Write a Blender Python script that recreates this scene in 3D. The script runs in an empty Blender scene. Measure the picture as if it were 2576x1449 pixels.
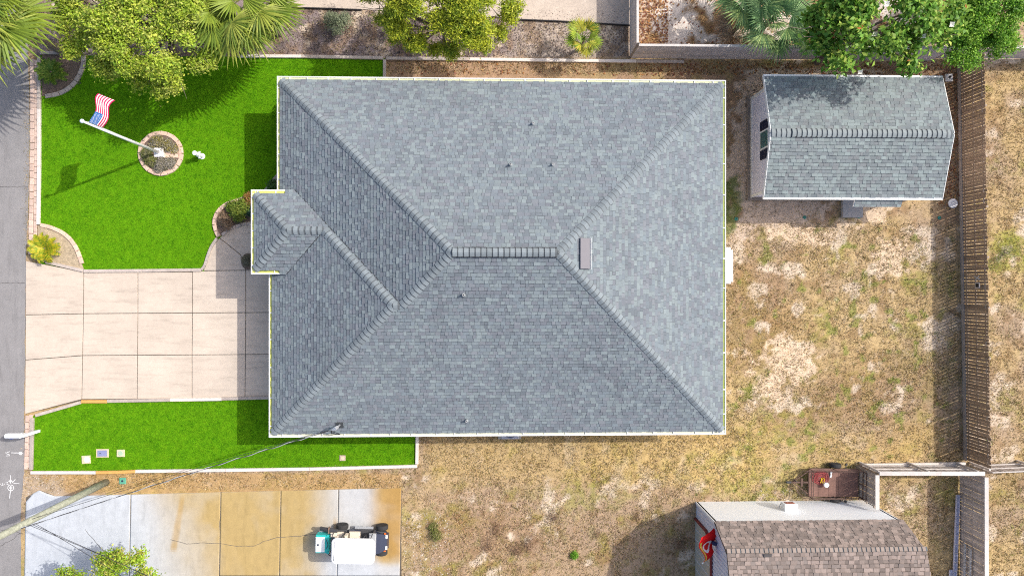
import bpy, bmesh, math, random
import numpy as np
from mathutils import Matrix, Vector, Euler
random.seed(7)
RNG = np.random.default_rng(11)
S = bpy.context.scene
COL = S.collection
# ------------------------------------------------------------------ camera, sky, sun, exposure
CAM_H, TILT = 34.0, math.radians(1.7)
cam = bpy.data.cameras.new('camera'); cam.sensor_width = 36; cam.lens = 24; cam.clip_end = 500
camo = bpy.data.objects.new('camera', cam); COL.objects.link(camo)
camo.location = (0, 0, CAM_H); camo.rotation_euler = (0, -TILT, 0)
S.camera = camo
SUN_EL = math.radians(47.5)
sx, sy = 0.931, 0.365                       # towards the sun, in plan
W = bpy.data.worlds.new('World'); S.world = W; W.use_nodes = True
nt = W.node_tree; bg = nt.nodes['Background']
sky = nt.nodes.new('ShaderNodeTexSky'); sky.sky_type = 'NISHITA'; sky.sun_disc = False
sky.sun_elevation = SUN_EL; sky.sun_rotation = math.atan2(sx, sy)
sky.air_density = 1.0; sky.dust_density = 4.0; sky.ozone_density = .6
nt.links.new(sky.outputs[0], bg.inputs[0]); bg.inputs[1].default_value = 0.14
sl = bpy.data.lights.new('sun', 'SUN'); sl.energy = 2.5; sl.angle = math.radians(0.5); sl.color = (1, .955, .88)
so = bpy.data.objects.new('sun', sl); COL.objects.link(so); so.location = (20, 8, 30)
so.rotation_euler = Vector((sx*math.cos(SUN_EL), sy*math.cos(SUN_EL), math.sin(SUN_EL))).to_track_quat('Z', 'Y').to_euler()
S.view_settings.view_transform = 'Standard'; S.view_settings.look = 'None'
S.view_settings.exposure = 0.65; S.view_settings.gamma = 1.0
S.render.engine = 'CYCLES'; S.cycles.use_denoising = False; S.cycles.filter_width = 1.1; S.cycles.max_bounces = 6; S.cycles.use_adaptive_sampling = False; S.cycles.sample_clamp_indirect = 3

# ------------------------------------------------------------------ plan coordinates
# survey helper: a plan position read off the aerial picture (2576 wide) at height z -> metres
FPX, CX, CY = 2000*2576/3000, 1288.0, 724.4
ct, st = math.cos(TILT), math.sin(TILT)
def D(x, y, z=0.0):
    dx, dy = (x-CX)/FPX, -(y-CY)/FPX
    wx, wz = dx*ct + st, dx*st - ct
    t = (z-CAM_H)/wz
    return Vector((wx*t, dy*t, z))
def to_px(X, Y):                                   # numpy inverse for z = 0
    a = X*ct - CAM_H*st; b = X*st + CAM_H*ct
    return CX + FPX*a/b, CY - FPX*Y/b

# ------------------------------------------------------------------ materials
MATS = {}
def mat(name, col=(.5,.5,.5), rough=.85, var=.12, scale=6., attr=False, bump=0., bscale=60., metal=0., orand=0.,
        trans=0., spec=.3, fine=0., fscale=90., smudge=0., stretch=(.5, 3., 1.)):
    if name in MATS: return MATS[name]
    m = bpy.data.materials.new(name); m.use_nodes = True; n = m.node_tree.nodes; L = m.node_tree.links
    p = n['Principled BSDF']; p.inputs['Roughness'].default_value = rough; p.inputs['Metallic'].default_value = metal
    p.inputs['Specular IOR Level'].default_value = spec
    geo = n.new('ShaderNodeNewGeometry')
    if attr:
        a = n.new('ShaderNodeAttribute'); a.attribute_name = 'Col'; src = a.outputs['Color']
    else:
        c = n.new('ShaderNodeRGB'); c.outputs[0].default_value = (*col, 1); src = c.outputs[0]
    def mulnoise(src, sc, amt, detail=5):
        t = n.new('ShaderNodeTexNoise'); t.inputs['Scale'].default_value = sc; t.inputs['Detail'].default_value = detail
        t.inputs['Roughness'].default_value = .65
        L.new(geo.outputs['Position'], t.inputs['Vector'])
        mr = n.new('ShaderNodeMapRange'); mr.inputs['From Min'].default_value = .25; mr.inputs['From Max'].default_value = .75
        mr.inputs['To Min'].default_value = 1-amt; mr.inputs['To Max'].default_value = 1+amt
        L.new(t.outputs['Fac'], mr.inputs['Value'])
        v = n.new('ShaderNodeVectorMath'); v.operation = 'SCALE'; L.new(src, v.inputs[0]); L.new(mr.outputs[0], v.inputs['Scale'])
        return v.outputs[0]
    if var: src = mulnoise(src, scale, var)
    if fine: src = mulnoise(src, fscale, fine, 2)
    if smudge:                                            # worn, dirty streaks along one direction
        mp = n.new('ShaderNodeMapping'); mp.inputs['Scale'].default_value = stretch; L.new(geo.outputs['Position'], mp.inputs['Vector'])
        t = n.new('ShaderNodeTexNoise'); t.inputs['Scale'].default_value = 1.3; t.inputs['Detail'].default_value = 7; t.inputs['Roughness'].default_value = .7
        L.new(mp.outputs[0], t.inputs['Vector']); mr = n.new('ShaderNodeMapRange'); mr.inputs['From Min'].default_value = .50; mr.inputs['From Max'].default_value = .78
        mr.inputs['To Min'].default_value = 1; mr.inputs['To Max'].default_value = 1-smudge; L.new(t.outputs['Fac'], mr.inputs['Value'])
        v = n.new('ShaderNodeVectorMath'); v.operation = 'SCALE'; L.new(src, v.inputs[0]); L.new(mr.outputs[0], v.inputs['Scale']); src = v.outputs[0]
    if orand:
        oi = n.new('ShaderNodeObjectInfo'); mr = n.new('ShaderNodeMapRange')
        mr.inputs['To Min'].default_value = 1-orand; mr.inputs['To Max'].default_value = 1+orand
        L.new(oi.outputs['Random'], mr.inputs['Value'])
        v = n.new('ShaderNodeVectorMath'); v.operation = 'SCALE'; L.new(src, v.inputs[0]); L.new(mr.outputs[0], v.inputs['Scale']); src = v.outputs[0]
    L.new(src, p.inputs['Base Color'])
    if bump:
        t = n.new('ShaderNodeTexNoise'); t.inputs['Scale'].default_value = bscale; t.inputs['Detail'].default_value = 4
        L.new(geo.outputs['Position'], t.inputs['Vector'])
        b = n.new('ShaderNodeBump'); b.inputs['Strength'].default_value = bump; b.inputs['Distance'].default_value = .02
        L.new(t.outputs['Fac'], b.inputs['Height']); L.new(b.outputs[0], p.inputs['Normal'])
    if trans:
        tr = n.new('ShaderNodeBsdfTranslucent'); L.new(src, tr.inputs['Color'])
        mx = n.new('ShaderNodeMixShader'); mx.inputs[0].default_value = trans
        out = n['Material Output']; L.new(p.outputs[0], mx.inputs[1]); L.new(tr.outputs[0], mx.inputs[2]); L.new(mx.outputs[0], out.inputs['Surface'])
    MATS[name] = m; return m

# ------------------------------------------------------------------ object helpers
WM = {}
def link(o, parent=None, world=None):
    COL.objects.link(o)
    w = world or Matrix.Identity(4)
    if parent is not None:
        o.parent = parent; o.matrix_parent_inverse = WM[parent.name].inverted()
    o.matrix_basis = w
    WM[o.name] = w
    return o
def tag(o, label=None, cat=None, group=None, kind=None):
    if label: o['label'] = label
    if cat: o['category'] = cat
    if group: o['group'] = group
    if kind: o['kind'] = kind
    return o
def thing(name, label, cat, loc, group=None):
    o = bpy.data.objects.new(name, None); o.empty_display_size = .3
    link(o, None, Matrix.Translation(Vector(loc)))
    return tag(o, label, cat, group)
def obj(name, mesh, parent=None, world=None):
    return link(bpy.data.objects.new(name, mesh), parent, world)

class MB:
    def __init__(s): s.v = []; s.f = []; s.c = []; s.col = (1, 1, 1)
    def add(s, vs, fs, col=None):
        o = len(s.v); s.v += [tuple(v) for v in vs]
        for f in fs: s.f.append(tuple(i+o for i in f)); s.c.append(col or s.col)
        return s
    def box(s, c, d, rz=0, col=None, ch=0., m=None):
        hx, hy, hz = d[0]/2, d[1]/2, d[2]/2
        if ch:
            k = ch
            vs = [(-hx,-hy,-hz),(hx,-hy,-hz),(hx,hy,-hz),(-hx,hy,-hz),(-hx,-hy,hz-k),(hx,-hy,hz-k),(hx,hy,hz-k),(-hx,hy,hz-k),
                  (-hx+k,-hy+k,hz),(hx-k,-hy+k,hz),(hx-k,hy-k,hz),(-hx+k,hy-k,hz)]
            fs = [(3,2,1,0)]+[(i,(i+1)%4,(i+1)%4+4,i+4) for i in range(4)]+[(i+4,(i+1)%4+4,(i+1)%4+8,i+8) for i in range(4)]+[(8,9,10,11)]
        else:
            vs = [(-hx,-hy,-hz),(hx,-hy,-hz),(hx,hy,-hz),(-hx,hy,-hz),(-hx,-hy,hz),(hx,-hy,hz),(hx,hy,hz),(-hx,hy,hz)]
            fs = [(3,2,1,0),(4,5,6,7),(0,1,5,4),(1,2,6,5),(2,3,7,6),(3,0,4,7)]
        M_ = Matrix.Translation(Vector(c)) @ (m or Matrix.Rotation(rz, 4, 'Z'))
        return s.add([M_ @ Vector(v) for v in vs], fs, col)
    def bar(s, a, b, w, h, col=None, ch=0.):          # box between two points
        a, b = Vector(a), Vector(b); d = b-a; q = d.to_track_quat('X', 'Z').to_matrix().to_4x4()
        return s.box((a+b)/2, (d.length, w, h), col=col, ch=ch, m=q)
    def tube(s, pts, r, n=8, col=None, cap=True):
        pts = [Vector(p) for p in pts]; rr = r if hasattr(r, '__len__') else [r]*len(pts)
        vs = []; fs = []
        for i, p in enumerate(pts):
            d = (pts[min(i+1, len(pts)-1)]-pts[max(i-1, 0)]).normalized()
            u = d.cross(Vector((0, 0, 1)) if abs(d.z) < .9 else Vector((1, 0, 0))).normalized(); w = d.cross(u)
            for k in range(n):
                a = 2*math.pi*k/n; vs.append(p+(u*math.cos(a)+w*math.sin(a))*rr[i])
        for i in range(len(pts)-1):
            for k in range(n): fs.append((i*n+k, i*n+(k+1) % n, (i+1)*n+(k+1) % n, (i+1)*n+k))
        if cap: fs.append(tuple(range(n-1, -1, -1))); fs.append(tuple((len(pts)-1)*n+k for k in range(n)))
        return s.add(vs, fs, col)
    def lathe(s, c, prof, n=16, col=None, m=None):     # prof: (r, z)
        M_ = Matrix.Translation(Vector(c)) @ (m or Matrix.Identity(4)); vs = []; fs = []
        for r, z in prof:
            for k in range(n):
                a = 2*math.pi*k/n; vs.append(M_ @ Vector((r*math.cos(a), r*math.sin(a), z)))
        for i in range(len(prof)-1):
            for k in range(n): fs.append((i*n+k, i*n+(k+1) % n, (i+1)*n+(k+1) % n, (i+1)*n+k))
        if prof[0][0] > 1e-4: fs.append(tuple(range(n-1, -1, -1)))
        if prof[-1][0] > 1e-4: fs.append(tuple((len(prof)-1)*n+k for k in range(n)))
        return s.add(vs, fs, col)
    def prism(s, poly, z0, z1, col=None, ch=0.):       # poly: xy list, counter-clockwise; optional chamfered top
        n = len(poly); ar = sum(poly[i][0]*poly[(i+1) % n][1]-poly[(i+1) % n][0]*poly[i][1] for i in range(n))
        if ar < 0: poly = poly[::-1]
        vs = [(x, y, z0) for x, y in poly]+[(x, y, z1-ch) for x, y in poly]
        fs = [(i, (i+1) % n, (i+1) % n+n, i+n) for i in range(n)]
        if ch:
            for i in range(n):
                a = Vector(poly[i-1]); b = Vector(poly[i]); c = Vector(poly[(i+1) % n])
                d = ((a-b).normalized()+(c-b).normalized())
                e = (c-b).normalized(); nrm = Vector((-e.y, e.x))
                d = d.normalized() if d.length > .05 else nrm
                if d.dot(nrm) < 0: d = -d
                vs.append((b.x+d.x*ch*1.3, b.y+d.y*ch*1.3, z1))
            fs += [(i+n, (i+1) % n+n, (i+1) % n+2*n, i+2*n) for i in range(n)]; fs.append(tuple(range(2*n, 3*n)))
        else: fs.append(tuple(range(n, 2*n)))
        return s.add(vs, fs, col)
    def mesh(s, name, material, smooth=False):
        me = bpy.data.meshes.new(name); me.from_pydata(s.v, [], s.f)
        ca = me.color_attributes.new('Col', 'FLOAT_COLOR', 'CORNER')
        cols = np.repeat(np.array([(*c[:3], 1) for c in s.c], dtype=np.float32), [len(f) for f in s.f], axis=0)
        ca.data.foreach_set('color', cols.ravel())
        if material: me.materials.append(material)
        if smooth: me.polygons.foreach_set('use_smooth', [True]*len(me.polygons))
        me.update(); return me
    def build(s, name, material, parent=None, smooth=False, world=None):
        return obj(name, s.mesh(name, material, smooth), parent, world)

def np_mesh(name, V, Fq, C, material):                 # arrays: verts, faces (n x k), per-face colour
    me = bpy.data.meshes.new(name); k = Fq.shape[1]; nf = len(Fq)
    me.vertices.add(len(V)); me.vertices.foreach_set('co', V.astype(np.float32).ravel())
    me.loops.add(nf*k); me.loops.foreach_set('vertex_index', Fq.astype(np.int32).ravel())
    me.polygons.add(nf); me.polygons.foreach_set('loop_start', np.arange(0, nf*k, k, dtype=np.int32))
    me.update(calc_edges=True)
    ca = me.color_attributes.new('Col', 'FLOAT_COLOR', 'CORNER')
    cc = np.ones((nf*k, 4), np.float32); cc[:, :3] = np.repeat(C, k, axis=0); ca.data.foreach_set('color', cc.ravel())
    me.materials.append(material); return me

# value noise in numpy
_LAT = np.random.default_rng(5).random((257, 257))
def vnoise(x, y):
    xi = np.floor(x).astype(int); yi = np.floor(y).astype(int); fx = x-xi; fy = y-yi
    fx = fx*fx*(3-2*fx); fy = fy*fy*(3-2*fy); a = xi & 255; b = yi & 255
    return (_LAT[a, b]*(1-fx)*(1-fy)+_LAT[a+1, b]*fx*(1-fy)+_LAT[a, b+1]*(1-fx)*fy+_LAT[a+1, b+1]*fx*fy)
def fbm(x, y, s, o=4, seed=0):
    t = 0; a = .5; tot = 0
    for i in range(o):
        t = t+a*vnoise(x/s+17.3*i+seed*7.7, y/s+9.1*i+seed*3.3); tot += a; a *= .55; s *= .5
    return t/tot
def sstep(a, b, x): t = np.clip((x-a)/(b-a), 0, 1); return t*t*(3-2*t)
def inpoly(px, py, poly):
    r = np.zeros(px.shape, bool); n = len(poly)
    for i in range(n):
        x0, y0 = poly[i]; x1, y1 = poly[(i+1) % n]
        c = ((y0 > py) != (y1 > py)) & (px < (x1-x0)*(py-y0)/((y1-y0) or 1e-9)+x0); r ^= c
    return r
def P2(pts, z=0.): return [tuple(D(x, y, z)[:2]) for x, y in pts]
def smooth_path(pts, n=8):                              # Catmull-Rom through points
    P = [Vector(p) for p in pts]; out = []
    for i in range(len(P)-1):
        p0 = P[max(i-1, 0)]; p1 = P[i]; p2 = P[i+1]; p3 = P[min(i+2, len(P)-1)]
        for k in range(n):
            t = k/n; out.append(.5*((2*p1)+(-p0+p2)*t+(2*p0-5*p1+4*p2-p3)*t*t+(-p0+3*p1-3*p2+p3)*t**3))
    out.append(P[-1]); return out

# ================================================================== SETTING
# ------------------------------------------------------------------ ground
SAND = np.array((.58, .48, .375)); STRAW = np.array((.42, .305, .155)); BROWN = np.array((.225, .135, .065))
PINK = np.array((.36, .265, .18)); OLIVE = np.array((.21, .20, .045)); GREEN = np.array((.13, .21, .025))
SOIL = np.array((.25, .165, .105)); MULCH = np.array((.24, .19, .185)); PALE = np.array((.56, .49, .43)); SLURRY = np.array((.52, .41, .32))
def lerp(a, b, t): return a*(1-t[..., None])+b*t[..., None]
def rect(u, v, x0, y0, x1, y1, e=10): return sstep(x0-e, x0+e, u)*(1-sstep(x1-e, x1+e, u))*sstep(y0-e, y0+e, v)*(1-sstep(y1-e, y1+e, v))
def ell(u, v, cx, cy, rx, ry, w, e=.35): d = np.sqrt(((u-cx)/rx)**2+((v-cy)/ry)**2)+w; return 1-sstep(1-e, 1+e, d)
def ground_col(X, Y):
    u, v = to_px(X, Y)
    n1 = fbm(u, v, 150, 4, 1); n2 = fbm(u, v, 42, 4, 2); n3 = fbm(u, v, 13, 3, 3); n4 = fbm(u, v, 60, 4, 4); n5 = fbm(u, v, 26, 4, 5)
    uw = u+(n2-.5)*60; vw = v+(n5-.5)*60
    c = lerp(np.broadcast_to(STRAW, u.shape+(3,)), PINK, sstep(.38, .62, n1))
    # browner yard in the lower middle, golden strip along the house
    mid = rect(uw, vw, 1060, 1215, 1790, 1500, 40); c = lerp(c, np.array((.355, .25, .17)), mid*.8)
    c = lerp(c, BROWN, sstep(.56, .72, n5)*.55)
    c = lerp(c, BROWN*1.2, mid*sstep(.58, .7, n4)*.75)
    c = lerp(c, OLIVE*1.25, sstep(.52, .7, n4)*sstep(.35, .6, n3)*.55)
    gy = rect(uw, vw, 1070, 1080, 2330, 1215, 30); c = lerp(c, np.array((.48, .34, .125)), gy*.5)
    # greener patches
    for cx, cy, rx, ry, a in ((1450, 1250, 130, 45, .5), (1900, 1190, 170, 60, .5), (2000, 1060, 120, 70, .5), (2330, 950, 90, 70, .35), (1900, 900, 60, 110, .3), (2540, 640, 60, 45, .8), (1870, 790, 50, 90, .35)):
        c = lerp(c, np.array((.27, .27, .05)), ell(u, v, cx, cy, rx, ry, (n2-.5)*1.6, .5)*a*sstep(.3, .6, n3))
    oy = ell(u, v, 1905, 800, 90, 150, (n2-.5)*1.5, .5)+ell(u, v, 2150, 990, 200, 90, (n2-.5)*1.5, .5)+ell(u, v, 1230, 1350, 170, 70, (n2-.5)*1.5, .5)*.7; c = lerp(c, np.array((.26, .155, .075)), np.clip(oy, 0, 1)*.55)
    # tufts
    yard = rect(uw, vw, 1830, 560, 2400, 1160, 30)
    tuft = sstep(.69, .74, fbm(u, v, 22, 2, 9))*(yard+mid*.35+rect(u, v, 1830, 1150, 2200, 1280, 20)*.8); c = lerp(c, np.array((.19, .22, .045)), np.clip(tuft, 0, 1)*.7)
    # bare sand
    sp = sstep(.60, .68, fbm(u, v, 48, 5, 6)+ell(u, v, 2230, 700, 210, 170, 0, .6)*.07+ell(u, v, 2000, 1270, 120, 35, 0, .5)*.1+ell(u, v, 2540, 1000, 60, 400, 0, .6)*.05-.05*(1-yard))
    c = lerp(c, SAND, sp*.85*(1-gy*.7))
    for cx, cy, rx, ry in ((2010, 575, 95, 36), (1965, 580, 60, 25), (2190, 535, 50, 22), (2240, 640, 34, 42), (1985, 905, 62, 42), (1930, 965, 48, 38), (2020, 945, 40, 30)):
        m = ell(u, v, cx, cy, rx, ry, (n2-.5)*2.0+(n3-.5)*1.6+(n5-.5)*1.2, .14); c = lerp(c, SAND*np.array((1.05, .98, .9)), m*.9)
    # shed surroundings
    m = rect(uw, vw, 1815, 170, 2420, 250, 20)+rect(uw, vw, 1815, 170, 1900, 555, 14)+rect(uw, vw, 1880, 490, 2110, 560, 14); m = np.clip(m, 0, 1)
    c = lerp(c, SOIL, m*.9)
    m2 = ell(u, v, 1868, 400, 32, 170, (n5-.5)*1.5+(n3-.5)*1.0, .12)+ell(u, v, 1960, 530, 110, 40, (n5-.5)*1.2+(n3-.5)*.8, .12)+ell(u, v, 1905, 215, 30, 40, (n5-.5)*1.2, .15)
    c = lerp(c, SLURRY, np.clip(m2, 0, 1)*.9)
    m3 = ell(u, v, 2045, 182, 170, 9, (n5-.5)*.8, .2); c = lerp(c, SAND*.95, m3*.8)
    c = lerp(c, np.array((.08, .13, .02)), rect(uw, vw, 1822, 440, 1850, 570, 8)*.8)
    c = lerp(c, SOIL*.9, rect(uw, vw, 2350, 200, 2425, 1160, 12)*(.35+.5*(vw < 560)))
    # strip between house and top timber
    ts = rect(uw, vw, 972, 120, 1830, 215, 7); c = lerp(c, lerp(np.broadcast_to(SOIL*1.35, c.shape), STRAW*.8, sstep(1250, 1600, u)*sstep(.38, .6, n5)), ts)
    # enclosure top right
    en = rect(u, v, 1592, -400, 2478, 128, 4)
    ec = lerp(np.broadcast_to(BROWN*1.1, c.shape), PALE*1.06, sstep(.42, .60, fbm(u, v, 45, 5, 12)+.06*ell(u, v, 1730, 60, 110, 70, 0, .5))); ec = lerp(ec, np.array((.33, .19, .09)), ell(u, v, 1615, 40, 22, 80, (n5-.5), .4)*.5)
    c = lerp(c, ec, en)
    # mulch strip at the top
    mu = rect(u, v, 90, -300, 1590, 147, 4)
    mc = lerp(np.broadcast_to(MULCH, c.shape), MULCH*.62, sstep(.45, .65, n2)); mc = lerp(mc, SAND*1.0, sstep(.62, .72, fbm(u, v, 40, 5, 14))*.9)
    mc = lerp(mc, np.array((.40, .33, .27)), sstep(1240, 1340, u)*.75); mc = lerp(mc, SAND, ell(u, v, 1525, 85, 30, 22, (n5-.5)*1.6, .25))
    mc = lerp(mc, BROWN, sstep(.5, .62, fbm(u, v, 18, 3, 21))*.5)
    c = lerp(c, mc, mu)
    # verge by the road
    ve = rect(uw, vw, 40, 1192, 160, 1260, 10); c = lerp(c, np.array((.40, .31, .22)), ve*.7)
    lo = rect(u, v, 60, 1190, 1012, 1240, 4); c = lerp(c, np.array((.40, .25, .10)), lo*(1-ve)*.7)
    # fine speckle: dead leaves, stones, stubble
    n6 = fbm(u, v, 7, 2, 31); c = c*(.80+.40*n6)[..., None]
    st_ = sstep(.80, .86, fbm(u, v, 9, 2, 33))*(rect(u, v, 1000, 1300, 1120, 1500, 20)+.25*mu+.2*yard); c = lerp(c, PALE*1.2, np.clip(st_, 0, 1))
    return np.clip(c, .01, .85)
def axis(lo, hi, step, far):
    a = list(np.arange(lo, hi+step/2, step)); b = []; d = step
    x = hi
    while x < far: d *= 1.6; x += d; b.append(x)
    f = []; d = step; x = lo
    while x > -far: d *= 1.6; x -= d; f.append(x)
    return np.array(f[::-1]+a+b)
gx = axis(-25.5, 28.5, .095, 90); gy_ = axis(-16.0, 16.0, .095, 90)
GX, GY = np.meshgrid(gx, gy_, indexing='ij')
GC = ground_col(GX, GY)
gu, gv = to_px(GX, GY)
GZ = (fbm(gu, gv, 60, 4, 41)-.55)*.05+(fbm(gu, gv, 9, 2, 42)-.5)*.035
GZ = np.where((np.abs(GX) > 29) | (np.abs(GY) > 17), -.02, np.minimum(GZ, .012))
nx, ny = GX.shape
V = np.stack([GX, GY, GZ], -1).reshape(-1, 3)
ii, jj = np.meshgrid(np.arange(nx-1), np.arange(ny-1), indexing='ij'); b0 = (ii*ny+jj).ravel()
Fq = np.stack([b0, b0+ny, b0+ny+1, b0+1], -1)
m_ground = mat('ground_soil', attr=True, rough=.95, var=.16, scale=5, fine=.30, fscale=22, bump=.8, bscale=30, spec=.1)
me = bpy.data.meshes.new('ground'); me.vertices.add(len(V)); me.vertices.foreach_set('co', V.astype(np.float32).ravel())
me.loops.add(len(Fq)*4); me.loops.foreach_set('vertex_index', Fq.astype(np.int32).ravel())
me.polygons.add(len(Fq)); me.polygons.foreach_set('loop_start', np.arange(0, len(Fq)*4, 4, dtype=np.int32)); me.update(calc_edges=True)
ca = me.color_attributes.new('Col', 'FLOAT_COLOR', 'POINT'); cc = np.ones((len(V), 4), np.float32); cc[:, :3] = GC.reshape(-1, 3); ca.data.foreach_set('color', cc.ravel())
me.materials.append(m_ground)
tag(obj('ground', me), kind='structure')

# ------------------------------------------------------------------ road
m_asph = mat('asphalt', (.25, .24, .24), rough=.95, smudge=.25, stretch=(3., .4, 1.), var=.10, scale=1.2, fine=.22, fscale=40, bump=.4, bscale=70, spec=.15)
rd = [(-900, -900), (62, -900), (72, 140), (75, 330), (72, 480), (66, 655), (63, 860), (62, 1040), (60, 1190), (52, 1300), (54, 1449), (54, 2300), (-900, 2300)]
rpts = []
for i, p in enumerate(P2(rd)): rpts.append(p)
edge = smooth_path([Vector((x, y, 0)) for x, y in rpts[1:-1]], 14)
edge = [(p.x+random.uniform(-.025, .025), p.y) for p in edge]
road = MB().prism([rpts[0]]+edge+[rpts[-1]], -.05, .018).build('road', m_asph); tag(road, kind='structure')
m_crack = mat('crack_filler', (.10, .095, .095), rough=.95, var=.1)
def ribbon(pts, w, z, mb=None, col=None):
    mb = mb or MB(); P = [Vector((p[0], p[1])) for p in pts]; vs = []
    for i, p in enumerate(P):
        d = (P[min(i+1, len(P)-1)]-P[max(i-1, 0)]).normalized(); n_ = Vector((-d.y, d.x))*w/2*(1+random.uniform(-.25, .25))
        vs += [(p.x+n_.x, p.y+n_.y, z), (p.x-n_.x, p.y-n_.y, z)]
    return mb.add(vs, [(2*i, 2*i+1, 2*i+3, 2*i+2) for i in range(len(P)-1)], col)
def wob(a, b, n, amp):
    a, b = Vector(a[:2]), Vector(b[:2]); d = (b-a); q = Vector((-d.y, d.x)).normalized(); o = 0; r = []
    for i in range(n+1): o = o*.6+random.uniform(-amp, amp); r.append(a+d*i/n+q*o)
    return r
for a, b in (((-30, 468), (72, 471)), ((-30, 714), (64, 712)), ((-30, 1325), (58, 1340)), ((-20, 1390), (52, 1340))):
    ribbon(wob(D(*a), D(*b), 22, .03), .022, .023).build('crack', m_crack, road)
m_paint = mat('spray_paint', (.66, .66, .66), rough=.8, var=.12, scale=25)
def mark(strokes, w=.05):
    mb = MB()
    for k, s_ in enumerate(strokes):
        ribbon([D(x, y)[:2] for x, y in s_], w, .0235+.0006*k, mb)
    return mb.build('painted_mark', m_paint, road)
def circ(cx, cy, r, n=20): return [(cx+r*math.cos(2*math.pi*k/n), cy+r*math.sin(2*math.pi*k/n)) for k in range(n+1)]
S2 = 2576/3000
def zc(pts): return [((x/5.795)*S2, (1230+y/5.795)*S2) for x, y in pts]      # from a close-up of the corner
mark([zc([(180, 930), (188, 1080)]), zc([(190, 1180), (176, 1250), (168, 1325)]), zc(circ(188, 1145, 50)), zc(circ(190, 1145, 20, 12)), zc([(185, 1110), (190, 1090), (190, 1180)]),
      zc([(235, 1070), (335, 1074)]), zc([(150, 1030), (175, 1045), (205, 1030), (228, 1045), (268, 1000)]), zc([(158, 1010), (180, 1050), (205, 1015)]), zc([(100, 1045), (140, 1050), (120, 1080), (155, 1092)]),
      zc([(50, 1065), (58, 1100), (30, 1102)]), zc([(0, 1080), (20, 1080)]), zc([(75, 1080), (95, 1080)]), zc([(228, 1060), (200, 1030)])], .03)
mk = mark([zc([(195, 552), (320, 555)]), zc([(175, 530), (125, 545), (120, 570), (160, 580), (168, 600), (105, 605)]), zc([(92, 545), (110, 560)])], .028)
MB().prism([tuple(D(*p)[:2]) for p in zc([(320, 555), (335, 538), (360, 532), (392, 558), (365, 590), (335, 585)])], .02, .0242).build('painted_mark', m_paint, road)

# ------------------------------------------------------------------ concrete drives
m_conc = mat('driveway_concrete', attr=True, rough=.9, var=.10, scale=.7, fine=.05, fscale=9, smudge=.28, bump=.12, bscale=90, spec=.2)
m_joint = mat('joint_dirt', (.10, .085, .07), rough=1, var=.2)
def inset(poly, g):
    n = len(poly); ar = sum(poly[i][0]*poly[(i+1) % n][1]-poly[(i+1) % n][0]*poly[i][1] for i in range(n))
    if ar < 0: poly = poly[::-1]
    out = []
    for i in range(n):
        a, b, c = Vector(poly[i-1]), Vector(poly[i]), Vector(poly[(i+1) % n])
        e1 = (b-a).normalized(); e2 = (c-b).normalized(); n1 = Vector((-e1.y, e1.x)); n2 = Vector((-e2.y, e2.x)); m_ = n1+n2
        m_ = m_/max(m_.length_squared, .2)*2; out.append(tuple(b+m_*g))
    return out
def slabs(parent, polys, base, z0=.0, z1=.05, g=.016, jit=.035):
    for p in polys:
        k = 1+random.uniform(-jit, jit); col = tuple(b*k for b in base)
        MB().prism(inset(P2(p), g), z0, z1+random.uniform(-.003, .003), col, .006).build('slab', m_conc, parent)
m_jt = m_joint
drv = MB().prism(P2([(66, 657), (212, 685), (513, 684), (518, 668), (526, 645), (538, 618), (553, 601), (590, 574), (632, 562), (720, 562), (720, 1000), (208, 1006), (66, 1040)]), -.04, .026).build('driveway', m_jt)
tag(drv, kind='structure')
CONC = (.555, .470, .390)
X0 = [66, 66, 65, 64]; X1 = [212, 211, 209, 207]; X2 = [348, 348, 347, 346]; X3 = [485, 485, 484, 484]; X4 = [619, 619, 618, 617]; X5 = [725]*4
Y = [684, 788, 893, 1003]; 
cols = [X0, X1, X2, X3, X4, X5]; yl = [656, 792, 905, 1041]
pol = []
for r in range(3):
    for c in range(5):
        ya = [yl[r] if c == 0 else Y[r]+(2-c)*(.9 if r else 0), yl[r+1] if c == 0 else Y[r+1]+(2-c)*.9]
        yb = [Y[r]+(1-c)*(.9 if r else 0), Y[r+1]+(1-c)*.9]
        A = (cols[c][r], ya[0]); B = (cols[c+1][r], yb[0]); C_ = (cols[c+1][r+1], yb[1]); E_ = (cols[c][r+1], ya[1])
        if r == 0 and c == 4: A = (619, 680); B = (725, 680)
        if r == 0 and c == 3: B = (619, 680); A = (485, 682)
        pol.append([A, B, C_, E_])
pol.append([(513, 681), (524, 645), (537, 615), (553, 599), (606, 641), (619, 680)])
pol.append([(553, 599), (570, 582), (590, 571), (612, 564), (640, 561), (725, 561), (725, 680), (619, 680), (606, 641)])
slabs(drv, pol, CONC)
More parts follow.
